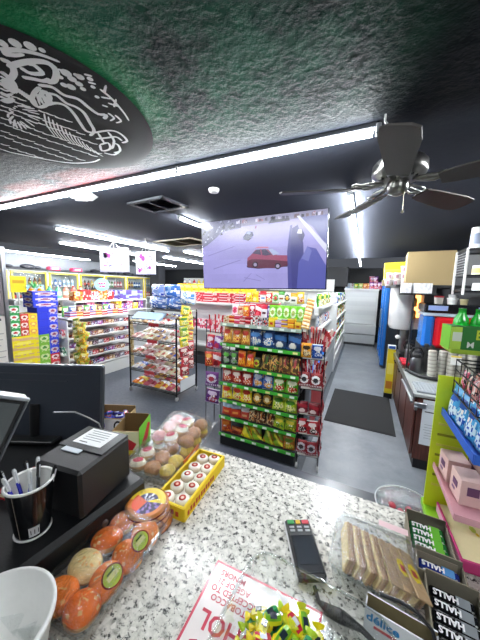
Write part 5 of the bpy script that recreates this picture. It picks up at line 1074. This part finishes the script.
# ---- round clear tub of red candy on the ledge
t = thing('round_candy_tub', 'round clear tub of red candies standing on the ledge beyond the granite', 'tub', (.205, 1.068, 1.05)); g = G('clear'); g.lathe([(.085, .003), (.098, .075)], 32, caps=False); g.lathe([(.0, .004), (.085, .003)], 32, caps=False); g.build('container', t)
g = G('film'); g.lathe([(.102, .068), (.108, .076), (.108, .086), (.10, .09), (.06, .086), (0, .088)], 36, caps=False); g.tube([(.106*cos(a*pi/20), .106*sin(a*pi/20), .088) for a in range(41)], .002, 6, 'dfe5e8', 'plastic', cap=False); g.build('lid', t)
rr = random.Random(6)
for k in range(26):
    g = G('gloss', ['d8344a', 'e06a7a', 'c82a3c', 'e8c0c0'][k % 4]); a, q = rr.uniform(0, 6.28), .065*math.sqrt(rr.random())
    if k < 4: me = None
    o = g.ball((0, 0, 0), (.016, .013, .011), n=8, m=5).build('red_candy', None, (.205+q*cos(a), 1.068+q*sin(a), 1.065+.012*(k//7)), (0, 0, a)); tag(o, ['deep red', 'rose pink', 'bright red', 'pale pink'][k % 4]+' candy inside the round clear tub', 'candy', ['deep red', 'rose pink', 'bright red', 'pale pink'][k % 4]+' candies in the round tub')
# ---- counter display rack on the right
t = thing('counter_display_rack', 'lime green tiered display rack standing at the right end of the counter', 'display rack', (.24, .95, KZ), 0)
g = G('plastic', 'c4dc1e'); g.box((.045, .05, .235), (.10, .004, .47), 'e2fa2a')
g.build('side_panel', t)
g = G('plastic', '8fc81e'); g.box((.13, .02, .01), (.27, .12, .02), '8fd02a'); g.build('foot', t)
g = G('paper', 'e0dc4a')
for k in range(7): g.box((.045, .0475, .10+k*.035), (.07, .001, .008), '9aa81c' if k % 2 else 'e8f060')
g.build('printed_lines', t)
for x in (.14, .27): g = G('rough_metal', '1b1b1d'); g.tube([(x, .05, 0), (x, .05, .60)], .006, 6); g.build('post', t)
def tray_(z, col, y0, y1, x0, x1, lip, nm='shelf', lipcol=None):
    g = G('plastic', col); g.box(((x0+x1)/2, (y0+y1)/2, z), (x1-x0, y1-y0, .006)); g.box((x0, (y0+y1)/2, z+lip/2), (.004, y1-y0, lip), lipcol or col); g.box(((x0+x1)/2, y0, z+lip/2), (x1-x0, .004, lip), lipcol or col); return g.build(nm, t)
tray_(.345, '2a62c8', -.22, .05, .015, .28, .022); tray_(.165, 'd8a0a8', -.18, .04, .008, .28, .016); tray_(.56, '9ab83a', -.02, .08, .0, .28, .010)
g = G('rough_metal', '141416')
for z in (.43, .465, .50, .53): g.tube([(.03, -.2, z), (.03, .03, z)], .0022, 5)
for k in range(6): y = -.2+k*.046; g.tube([(.16, y, .43), (.03, y, .43), (.03, y, .53), (.16, y, .53)], .0022, 5)
g.build('wire_basket', t)
# blue gum packs, pink boxes, small packs, green carton, lying carton
for k in range(4):
    me = bag(.062, .105, .02, 'chip', '4aa8e0', '2458b0', 'd8f0f8', 'wrap', k)
    item('gum_pouch', me, 'light blue printed pouch, %s from far in the blue rack tray' % ORD[k], 'pouch', 'blue pouches in the display rack', (.268+.004*k, .955-.060*k, KZ+.350), (RD(-8), 0, RD(-82)))
    item('gum_pouch', bag(.062, .105, .02, 'chip', '2f80d0', '8ac8ec', '1c4a98', 'wrap', k), 'deeper blue pouch behind, %s from far in the blue rack tray' % ORD[k], 'pouch', 'deeper blue pouches in the display rack', (.335, .94-.062*k, KZ+.352), (RD(-8), 0, RD(-86)))
for k, (x, y) in enumerate([(.288, .948), (.296, .862), (.36, .948), (.365, .862)]):
    t2 = thing('pink_box', 'pale pink carton of small goods, %s on the pink rack shelf' % ['far left', 'near left', 'far right', 'near right'][k], 'box', (x, y, KZ+.17), RD(4), 'pale pink boxes'); g = G('paper', 'e0bcb8'); g.box((0, 0, .035), (.055, .066, .07), bev=.001, col='dfbdb6'); g.build('carton', t2)
    g = G('paper', '5a3a5a'); g.box((-.0282, .0, .042), (.001, .028, .018), '6a4468'); g.box((-.0282, .008, .022), (.001, .018, .008), '8a6a8a'); g.box((0, -.0337, .042), (.026, .001, .024), '6a4468'); g.build('printed_mark', t2)
for k in range(9):
    c = [('d84a6a', 'f0c0c8', '26222a'), ('2a262c', 'e86a7a', 'd8c0b0'), ('e0a09a', '3a2a30', 'f0e0dc')][k % 3]
    item('lighter_pack', bag(.036, .07, .014, 'mix', c[0], c[1], c[2], 'gloss', k % 3), '%s small pack, %s from far in the black wire basket' % (['pink', 'black and pink', 'salmon'][k % 3], ORD[k//3+(k % 3)*3]), 'small pack', 'small packs in the black wire basket', (.287+.03*(k//5), .955-.042*(k % 5), KZ+.433), (RD(-4), 0, RD(-84)))
t2 = thing('green_bottle_carton', 'green and white carton with yellow lettering on the top rack shelf', 'carton', (.290, .985, KZ+.567), RD(8))
g = G('paper', '3c8a34'); g.box((.0, -.01, .034), (.12, .06, .068), '2f7a34', fc={'l': '7ac830'}); g.box((-.046, -.0405, .034), (.026, .002, .064), 'b8dc50'); g.box((-.044, -.0415, .038), (.022, .002, .026), 'dce8d4'); g.build('carton', t2)
text('B', .038, t2, Matrix.Translation((.010, -.0412, .044)) @ Matrix.Rotation(pi/2, 4, 'X'), 'c8d43a', bold=.0008); text('M', .024, t2, Matrix.Translation((-.010, -.0412, .015)) @ Matrix.Rotation(pi/2, 4, 'X'), 'e4ece0', bold=.0004)
for k in range(4):
    o = item('green_bottle', bottle('1cc83a', '2fdc50', '18a82e', .10, .017), 'bright green little bottle, %s from left in the green carton' % ORD[k], 'bottle', 'green bottles in the carton', (.272+.034*(k % 3), .982+.022*(k//3), KZ+.572+.012), (0, 0, 0))
t2 = thing('lying_carton', 'beige and pink open carton with yellow floral print lying at the right edge', 'carton', (.330, .885, KZ+.022), RD(3))
g = G('paper', 'e2d8a4'); g.box((0, 0, .013), (.115, .20, .026), 'd8487e', fc={'t': 'e6dcae', 'f': 'c83a78', 'l': 'd8a0b4'}); g.build('carton', t2)
g = G('paper', 'c8407c'); g.box((-.056, 0, .028), (.005, .20, .005)); g.box((0, -.098, .028), (.115, .006, .006)); g.build('edge_band', t2)
g = G('paper', 'e0c82c'); rr = random.Random(9)
for k in range(16): x = rr.uniform(.0, .05); y = rr.uniform(-.085, .03); r_ = rr.uniform(.003, .008); g.poly([(x+r_*cos(a*pi/3), y+1.6*r_*sin(a*pi/3), .0265+.0001*k) for a in range(6)], rr.choice(['e0c82c', 'cab82a', 'f0e064', 'b8c850']))
g.build('floral_print', t2)
t2 = thing('lilac_carton', 'pale pink carton with flower spots behind the lying carton', 'carton', (.375, 1.01, KZ+.02), RD(2)); g = G('paper', 'e6c4cc'); g.box((0, 0, .075), (.09, .03, .15), 'e8ccd2'); [g.box((rv(.035), -.016, .075+rv(.06)), (.008, .001, .01), 'd84a80') for k in range(9)]; g.build('carton', t2)

# ================================================================== LEFT OF THE COUNTER
# raised black platform with the till equipment
t = thing('cash_drawer', 'wide black cash drawer platform under the printer and pen cup', 'cash drawer', (-1.02, .39, KZ), RD(-6))
g = G('black', '131417'); g.box((0, 0, .05), (.78, .50, .094), bev=.012); g.build('case', t)
g = G('black', '0e0f11'); g.box((.391, 0, .05), (.004, .38, .07), bev=.001); g.build('drawer_front', t)
g = G('metal', '9a9a9a'); g.T = Matrix.Translation((.394, .1, .055)) @ Matrix.Rotation(pi/2, 4, 'Y'); g.lathe([(.009, 0), (.009, .004), (.004, .004)], 14); g.build('lock', t)
DZ = KZ+.10
t = thing('receipt_printer', 'black box receipt printer with a printed white label on top', 'printer', (-.728, .475, DZ), RD(8))
g = G('black', '141518'); g.box((0, 0, .07), (.168, .19, .14), bev=.008); g.build('case', t)
g = G('black', '1c1d21'); g.box((0, .035, .1415), (.164, .11, .006), bev=.002); g.build('lid', t)
g = G('paper', 'e8e9ea'); g.box((.0, .042, .1450), (.105, .078, .0008)); lb_ = g.build('label_sheet', t)
g = G('paper', '4a4c50')
for k in range(5): g.box((rv(.004), .070-k*.011, .1456), (.075-rv(.012), .0024, .0004), '8a8c90')
g.box((-.02, .012, .1456), (.03, .003, .0004), '1c1c1e'); g.build('printed_lines', lb_)
g = G('plastic', 'aeb6bf'); g.box((-.02, -.025, .1425), (.065, .024, .003), bev=.001); g.build('button_strip', t)
for k in range(8): g = G('metal', '8a8a8a'); g.box((-.045+.0, 0, 0), (.0001, .0001, .0001)) if 0 else None
# cup of pens
t = thing('pen_cup', 'black paper cup with white rim used as a pen holder', 'cup', (-.722, .325, DZ))
g = G('gloss', '121316'); g.lathe([(.037, .004), (.050, .135)], 32, caps=False, col='131417'); g.build('sleeve', t)
g = G('gloss', 'efefec'); g.lathe([(.0, .006), (.036, .004), (.0485, .133)], 32, caps=False, col='e4e4e0'); g.tube([(.050*cos(a*pi/16), .050*sin(a*pi/16), .136) for a in range(33)], .0035, 6, 'f2f2ef', cap=False); g.tube([(.038*cos(a*pi/16), .038*sin(a*pi/16), .004) for a in range(33)], .0028, 6, 'e8e8e6', cap=False); g.build('inner_cup', t)
g = G('paper', 'd8d9d9'); aa = RD(-38)
vs = [((.0385+.003*j)*cos(aa+i*.09), (.0385+.003*j)*sin(aa+i*.09), .012+j*.026) for j in range(2) for i in range(7)]; g.add(vs, [[i, i+1, 8+i, 7+i] for i in range(6)], 'd5d6d6')
for i in range(6):
    if i % 2: q = [((.0396+.003*j)*cos(aa+(i+e_)*.09), (.0396+.003*j)*sin(aa+(i+e_)*.09), .018+j*.014) for j, e_ in ((0, 0), (0, .5), (1, .5), (1, 0))]; g.poly(q, '3a3a3c')
g.build('barcode_label', t)
g = G('paper', 'a99a8a'); aa = RD(-68); g.add([((.0382+.0128*j)*cos(aa+i*.03), (.0382+.0128*j)*sin(aa+i*.03), .008+j*.123) for j in range(2) for i in range(2)], [[0, 1, 3, 2]]); g.build('seam', t)
PN = [(-.02, .012, -25, 10, '2430c8', 'blue'), (-.012, .0, -20, -6, '1c22a0', 'dark blue'), (.0, .012, -12, 16, '17181a', 'black'), (.006, -.002, -6, 4, 'c8ccd4', 'clear'), (-.03, -.006, -28, -12, 'd8d8c0', 'white'), (-.024, .022, -18, 20, '8aa82c', 'green tipped'), (.016, .014, 8, 22, '121214', 'black capped'), (-.004, -.012, -16, -18, '3a3cb0', 'violet blue')]
for k, (x, y, ry, rx, c, wd) in enumerate(PN):
    t2 = thing('pen', '%s pen standing in the black pen cup' % wd, 'pen', (-.722+x*.8, .325+y*.8, DZ+.012), 0, 'pens in the black cup'); t2.rotation_euler = (RD(-rx*.6), RD(ry*.8), 0)
    g = G('gloss', c); g.tube([(0, 0, 0), (0, 0, .115)], .0042, 8); g.build('barrel', t2); g = G('gloss', 'dfe0e0' if k % 2 else '141416'); g.tube([(0, 0, .115), (0, 0, .145), (0, 0, .15)], [.005, .005, .003], 8); g.build('cap', t2); g = G('gloss', 'bfc2c6'); g.box((.006, 0, .128), (.0015, .003, .032)); g.build('clip', t2)
# big monitor seen from behind
fh = Vector((-.423, .906, 0)); rh = Vector((.906, .423, 0))
mc = Vector((0, 0, 0))+fh*1.01-rh*.822
t = thing('monitor', 'large black monitor seen from behind on the left of the counter', 'monitor', (mc.x, mc.y, DZ+.0), math.atan2(rh.y, rh.x)); t.rotation_euler = (RD(-6), 0, math.atan2(rh.y, rh.x))
g = G('plastic', '343a44'); g.box((0, 0, .145), (.54, .03, .31), bev=.012); g.box((.02, .02, .15), (.40, .03, .2), bev=.01); g.build('case', t)
g = G('plastic', '363a42'); g.box((-.03, -.0155, .262), (.40, .003, .004), '3e424a'); g.box((-.05, -.0155, .235), (.36, .003, .004), '3e424a'); g.build('vent_ridge', t)
g = G('black', '131416'); g.tube([(0, -.01, .0), (0, -.015, .14)], .02, 10); g.box((0, 0, .006), (.22, .14, .012), bev=.005); g.build('stand', t)
# touch screen till at the left edge
t = thing('till_touchscreen', 'tilted black till touchscreen at the left picture edge', 'touchscreen', (-.86, .19, DZ+.19)); 
A_ = Vector((-.744, .35, 1.636)); upv = (A_-Vector((-.775, .27, 1.45))).normalized(); ax = Vector((.30, .74, -.38)).normalized(); ax = (ax-upv*ax.dot(upv)).normalized(); nn = ax.cross(upv)
t.location = A_-ax*.17-upv*.13
Rm = Matrix((ax, upv, nn)).transposed(); t.rotation_euler = Rm.to_euler()
g = G('plastic', '1b1d20'); g.box((0, 0, -.022), (.34, .26, .044), bev=.008); g.box((.02, -.02, -.045), (.26, .20, .04), bev=.012); g.build('housing', t)
g = G('plastic', '9aa0a6'); g.box((0, .128, .0), (.34, .008, .012), bev=.003); g.box((.167, 0, .0), (.006, .25, .006), '55595e', bev=.002); g.build('bezel', t)
g = G('screen', '30363a'); g.box((0, 0, .0012), (.31, .23, .0016), '383e40')
for k in range(5): g.box((-.10+k*.055, -.05, .0022), (.045, .10, .0006), ['6a7a3a', '8a8c84', '2c6a6a', 'a8a49a', '5a5e60'][k])
g.build('display', t)
g = G('plastic', '0f1012'); g.tube([(.02, -.06, -.05), (.03, -.14, -.08)], .03, 10); g.box((.03, -.17, -.09), (.2, .03, .18), bev=.01); g.build('stand', t)
t = thing('monitor_cable', 'thin grey cable running from the till screen down behind the printer', 'cable', (0, 0, 0)); g = G('plastic', '8a8d90'); g.tube([(-.74, .40, 1.58), (-.76, .47, 1.545), (-.77, .52, 1.50), (-.78, .56, 1.46), (-.79, .585, 1.40), (-.80, .60, 1.31)], .0025, 6); g.build('cable', t)
t = thing('red_ledger', 'closed red covered notebook lying behind the pen cup', 'notebook', (-.88, .43, DZ), RD(12)); g = G('card', 'a01c28'); g.box((0, 0, .02), (.13, .17, .004), 'a8202c'); g.box((0, 0, .002), (.13, .17, .004), 'a8202c'); g.box((-.064, 0, .011), (.003, .17, .02), '8a1822'); g.build('cover', t); g = G('paper', 'd8c8a0'); g.box((.0, 0, .011), (.124, .164, .014)); g.build('pages', t)
t = thing('black_disc_stand', 'round black rubber base at the left picture edge below the pen cup', 'stand', (-.81, .20, DZ)); g = G('black', '1a1b1d'); g.lathe([(.055, 0), (.055, .008), (.048, .014), (.0, .016)], 28); g.build('base', t)
# ---- white tub bottom left
t = thing('white_bucket', 'white round plastic tub at the bottom left corner', 'tub', (-.545, .165, KZ)); g = G('plastic', 'e2e2df')
g.lathe([(.0, .004), (.075, .0), (.095, .125), (.101, .13), (.101, .138), (.094, .138), (.074, .008), (0, .008)], 40, caps=False); g.build('bucket', t)
o = item('brown_scrap', bag(.05, .04, .03, 'plain', '8a5a34', '8a5a34', '8a5a34', 'bread', 1), 'small brown crumb of bread inside the white tub', 'crumb', None, (-.515, .175, KZ+.012), (RD(-70), 0, .4))
# ---- tray of orange sugar buns
bx, by, brz = -.542, .392, RD(94)
t = thing('bun_tray', 'clear bagged tray of orange sugar topped sweet buns', 'tray', (bx, by, KZ), brz)
g = G('clear'); tub(g, .27, .165, .045, .02, flare=.93); g.build('container', t)
g = G('film'); n = 20; vs = []; fs = []
for j in range(n+1):
    for i in range(n+1):
        x = -.142+.284*i/n; y = -.084+.168*j/n; e_ = max(0, 1-abs(x/.142)**3)*max(0, 1-abs(y/.084)**3); vs.append((x, y, .03+.058*e_**.5+.014*mnoise.noise(Vector((x*22, y*22, 3)))))
for j in range(n):
    for i in range(n): fs.append([j*(n+1)+i, j*(n+1)+i+1, (j+1)*(n+1)+i+1, (j+1)*(n+1)+i])
g.add(vs, fs)
rr = random.Random(3)
for k in range(10): a = rr.uniform(-.08, .08); g.add([(.135, a, .05), (.135+.035, a+.02, .07+rr.uniform(0, .03)), (.135+.03, a-.015, .05)], [[0, 1, 2]]); g.add([(-.15, a, .05), (-.185, a+.02, .06+rr.uniform(0, .02)), (-.18, a-.015, .04)], [[0, 1, 2]])
g.build('cellophane', t)
RB = Matrix.Translation((bx, by, KZ)) @ Matrix.Rotation(brz, 4, 'Z')
def bun(col, seed):
    def cf(d):
        if d.z < .1: return 'd89a50'
        q = mnoise.noise(Vector((d.x*5+seed, d.y*5, d.z*3)))
        return col if abs(q) > .035 else 'f6b868'
    g = G('bread', col); g.ball((0, 0, .026), (.041, .037, .027), n=22, m=14, fn=lambda d: 1+.03*mnoise.noise(d*3+Vector((seed, 0, 0))), cf=cf); return g
for k, (x, y, c, nm) in enumerate([(-.095, .036, 'f57c08', 'orange'), (-.098, -.040, 'f57204', 'deep orange'), (-.028, .040, 'f2d890', 'cream topped'), (-.032, -.038, 'f67e08', 'orange'), (.038, .040, 'f37206', 'orange'), (.034, -.040, 'f67e08', 'bright orange'), (.098, .036, 'f37606', 'orange'), (.098, -.040, 'f6820c', 'orange')]):
    p = RB @ Vector((x, y, .007)); o = bun(c, k*1.7).build('sweet_bun', None, tuple(p), (RD(rv(12)), RD(rv(12)), rv(3))); tag(o, '%s sweet bun in the clear tray, %s pair from the near end, %s side' % (nm, ORD[k//2], ['printer', 'granite'][k % 2]), 'bun', 'sweet buns in the tray')
for k, (x, y) in enumerate([(-.04, -.066), (.05, -.066)]):
    p = RB @ Vector((x, y, .066)); o = thing('bun_label', 'round green and red sticker on the bun bag, %s one' % ['nearer', 'farther'][k], 'sticker', tuple(p), brz, 'stickers on the bun bag'); o.rotation_euler = (RD(38), 0, brz)
    g = G('gloss', '8a9a2c'); g.lathe([(.021, 0), (.021, .0008)], 20, col='7a1c1c', sx=1.25); g.lathe([(.0185, .001), (.0185, .0014)], 20, col='a9b83a', sx=1.25); g.box((0, 0, .0018), (.028, .010, .0006), 'd8d07a'); g.box((0, .008, .0018), (.02, .004, .0006), '4a5a1c'); g.build('sticker', o)
# ---- stack of round wafer packets
def disc_pack(k, top):
    g = G('wrap', '8a3a1c'); g.lathe([(.0, 0), (.055, 0), (.064, .005), (.064, .010), (.055, .015), (.0, .016)], 30, caps=False, col=['a8482a', 'b0542c', '7a2c18', 'c87a3a', 'd8a060'])
    if top:
        n = 26
        for j in range(5):
            for i in range(n):
                a0, a1 = 2*pi*i/n, 2*pi*(i+1)/n; r0, r1 = .056*j/5, .056*(j+1)/5; q = (i/n+.12) % 1; c = 'f2cc1c' if q < .42 else ('e8542a' if q < .66 else ('3a2c54' if (i+j) % 3 else '8a6ab0'))
                if j < 3 and .05 < q < .4: c = ['2c2440', 'e8e4ec', '4a4470'][(i+j) % 3]
                if j == 4: c = 'f0d03a' if q < .5 else 'd87a2c'
                g.add([(r0*cos(a0), r0*sin(a0), .0166), (r1*cos(a0), r1*sin(a0), .0162), (r1*cos(a1), r1*sin(a1), .0162), (r0*cos(a1), r0*sin(a1), .0166)], [[0, 1, 2, 3]], c, 'plastic')
    return g
for k in range(4):
    o = disc_pack(k, k == 3).build('wafer_packet', None, (-.545+.004*rv()-.003*k, .548+.004*rv(), KZ+.001+k*.0165), (RD(rv(2)), RD(rv(2)), RD(20*k))); tag(o, 'round wafer packet, %s' % ['bottom of its stack beside the bun tray', 'second up in its stack by the yellow tray', 'third up in its stack by the yellow tray', 'topmost, with orange, yellow and purple print'][k], 'wafer packet', 'stack of round wafer packets')
# ---- yellow tray of round candies
ty = thing('yellow_candy_tray', 'bright yellow open tray of round peanut candies on the granite edge', 'tray', (-.518, .735, KZ), RD(-3.5)); w_, d_ = .118, .285
ty.rotation_euler = (0, 0, RD(3))
g = G('paper', 'efc81c'); g.box((0, 0, .002), (w_, d_, .004), 'e8e4da')
for a, b, c, d in [(-w_/2, 0, .004, d_), (w_/2, 0, .004, d_), (0, -d_/2, w_, .004), (0, d_/2, w_, .004)]: g.box((a, b, .022), (c, d, .044), 'f0cc1c')
for a, b, c, d in [(-w_/2+.004, 0, .006, d_), (w_/2-.004, 0, .006, d_), (0, -d_/2+.004, w_, .006), (0, d_/2-.004, w_, .006)]: g.box((a, b, .044), (c, d, .003), 'f4d83a')
g.build('tray', ty)
g = G('paper', 'b83a1c')
for k in range(11): g.box((w_/2+.0025, -d_/2+.02+k*.0165, .018+.003*(k % 2)), (.001, .010, .016), 'c04a20'); 
for k in range(5): g.box((-w_/2+.02+k*.018, -d_/2-.0025, .02+.003*(k % 2)), (.011, .001, .016), 'c04a20')
g.build('lettering_marks', ty)
g = G('paper', 'f0ece2'); g.box((0, 0, .012), (w_-.02, d_-.03, .012), 'ece8de'); g.build('paper_liner', ty)
for k in range(10):
    i, j = k % 2, k//2; g = G('wrap', 'e6d8bc'); g.lathe([(.0, 0), (.021, 0), (.024, .004), (.024, .016), (.020, .021), (0, .021)], 22, caps=False, col=['d8c8a8', 'e0d0b0', 'eadcc4', 'f0e8d8', 'f2ecdf'])
    g.lathe([(.012, .0215), (.012, .0219), (.0, .0219)], 16, caps=False, col='b8322c', mat='gloss'); g.lathe([(.006, .0222), (0, .0222)], 10, caps=False, col='e8b0a0', mat='gloss')
    a = Matrix.Rotation(RD(3), 4, 'Z') @ Vector((-.026+i*.05+rv(.003), -.112+j*.055+rv(.004)+.012*i, .019)); o = g.build('peanut_candy', None, (-.518+a.x, .735+a.y, KZ+a.z), (RD(rv(5)), RD(rv(5)), rv(3))); tag(o, 'round cream wrapped candy with red seal, %s row from the camera, %s column' % (ORD[j], ['left', 'right'][i]), 'candy', 'round candies in the yellow tray')
# ---- pastry tray in cellophane
px_, py_, prz = -.70, .845, RD(6)
t = thing('pastry_tray', 'large clear tray of small assorted pastries wrapped in cellophane', 'tray', (px_, py_, KZ), prz); g = G('clear'); tub(g, .21, .38, .05, .03, flare=.93); g.build('container', t)
g = G('film'); n = 20; vs = []; fs = []
for j in range(n+1):
    for i in range(n+1):
        x = -.11+.22*i/n; y = -.20+.40*j/n; e_ = max(0, 1-abs(x/.11)**3)*max(0, 1-abs(y/.20)**3); vs.append((x, y, .035+(.065+.16*(y+.2))*e_**.5+.02*mnoise.noise(Vector((x*16, y*16, 8)))))
for j in range(n):
    for i in range(n): fs.append([j*(n+1)+i, j*(n+1)+i+1, (j+1)*(n+1)+i+1, (j+1)*(n+1)+i])
g.add(vs, fs); rr = random.Random(8)
for k in range(12): a = rr.uniform(-.10, .10); g.add([(a, .18, .05), (a+.03, .23, .06+rr.uniform(0, .05)), (a-.02, .215, .05)], [[0, 1, 2]])
g.build('cellophane', t)
g = G('gloss', 'c8642c'); g.box((.107, -.03, .035), (.003, .12, .04), 'c0602a'); g.box((.1092, -.03, .035), (.001, .06, .018), 'f0e8dc'); g.build('brand_band', t)
RP = Matrix.Translation((px_, py_, KZ)) @ Matrix.Rotation(prz, 4, 'Z'); PC = [('f0e4c8', 'white'), ('e8c850', 'yellow'), ('e0a0a0', 'pink'), ('c89060', 'golden'), ('6a3a28', 'chocolate')]
for k in range(24):
    lay, kk = k//15, k % 15; i, j = kk % 3, kk//3+(2 if lay else 0); c, nm = PC[(k*3+j) % 5]; p = RP @ Vector((-.065+i*.065+rv(.005), -.145+j*.070+rv(.005), .008+.042*lay))
    g = G('bread', c); g.ball((0, 0, .026), (.032, .031, .026), n=14, m=9, fn=lambda d: 1+.05*sin(6*math.atan2(d.y, d.x)), cf=lambda d: ('c83c50' if (nm == 'white' and d.z > .8) else (c if d.z > .1 else 'c89a60'))); o = g.build('pastry', None, tuple(p), (RD(rv(10)), RD(rv(10)), rv(3))); tag(o, '%s pastry in the %s layer, %s row from the camera, %s from the printer side' % (nm, ['lower', 'upper'][lay], ORD[j], ORD[i]), 'pastry', 'assorted pastries in cellophane')
# ---- cardboard boxes by the monitor
def fr(z, x, y, rz): return Matrix.Translation((x, y, z)) @ Matrix.Rotation(rz, 4, 'Z')
t = open_carton('candy_carton', 'open brown carton of blue wrapped candies, the farther of two by the monitor', 'carton', (-1.10, .875, KZ), RD(24), .17, .12, .085, 'a88c60', '8a7048', back=.012)
g = G('paper', 'e8e6f0'); g.box((0, -.0625, .042), (.168, .001, .08), 'e4e2ec'); g.box((.0855, 0, .042), (.001, .118, .08), 'e8d03a'); g.poly([(.05+.022*cos(a*pi/8), -.0635, .045+.03*sin(a*pi/8)) for a in range(16)], '26262c'); g.poly([(.05+.014*cos(a*pi/8), -.064, .045+.02*sin(a*pi/8)) for a in range(16)], 'e4e2ec'); g.box((-.04, -.0635, .05), (.05, .001, .02), '5a4ab0'); g.build('printed_face', t)
R1 = fr(KZ, -1.10, .875, RD(24)); rr = random.Random(2)
for k in range(14): p = R1 @ Vector((rr.uniform(-.06, .06), rr.uniform(-.04, .04), .03+.018*(k//5))); item('wrapped_candy', wrapped(['3a3a9c', '5a6ac8', '2c2c7a', '8a8ad8'][k % 4], ['c8c8e8', 'd02c3c'][k % 2], .055, .013), '%s wrapped candy in the farther open carton' % ['dark blue', 'mid blue', 'navy', 'lilac'][k % 4], 'candy', '%s candies in the farther carton' % ['dark blue', 'mid blue', 'navy', 'lilac'][k % 4], tuple(p), (rr.uniform(-.4, .4), rr.uniform(-.4, .4), rr.uniform(0, 6)))
t = open_carton('chili_carton', 'open carton with lime green side and red chili print, nearer the printer', 'carton', (-.885, .79, KZ), RD(24), .11, .12, .12, 'a88c60', '8a6c44', back=.02)
g = G('paper', 'e6e2c0'); g.box((0, -.0675, .062), (.118, .001, .12), 'e4e4b8'); g.box((.0608, 0, .07), (.001, .128, .135), '6cc02c')
g.add([(.0616, -.055, .02), (.0616, -.02, .015), (.0616, .03, .05), (.0616, .055, .10), (.0616, .03, .115), (.0616, -.01, .08), (.0616, -.05, .05)], [list(range(7))], 'b81c24'); g.add([(-.04, -.0684, .02), (.02, -.0684, .015), (.05, -.0684, .07), (.0, -.0684, .10), (-.045, -.0684, .06)], [list(range(5))], 'c0242c'); g.box((0, -.0687, .03), (.09, .0006, .02), 'f0d840'); g.build('printed_face', t)
print('DUPLABELS', {k: v for k, v in LABELS.items() if len(v) > 1 and not bpy.data.objects[v[0]].get('group')})
print('LONG', [k for k in LABELS if len(k.split()) > 16])
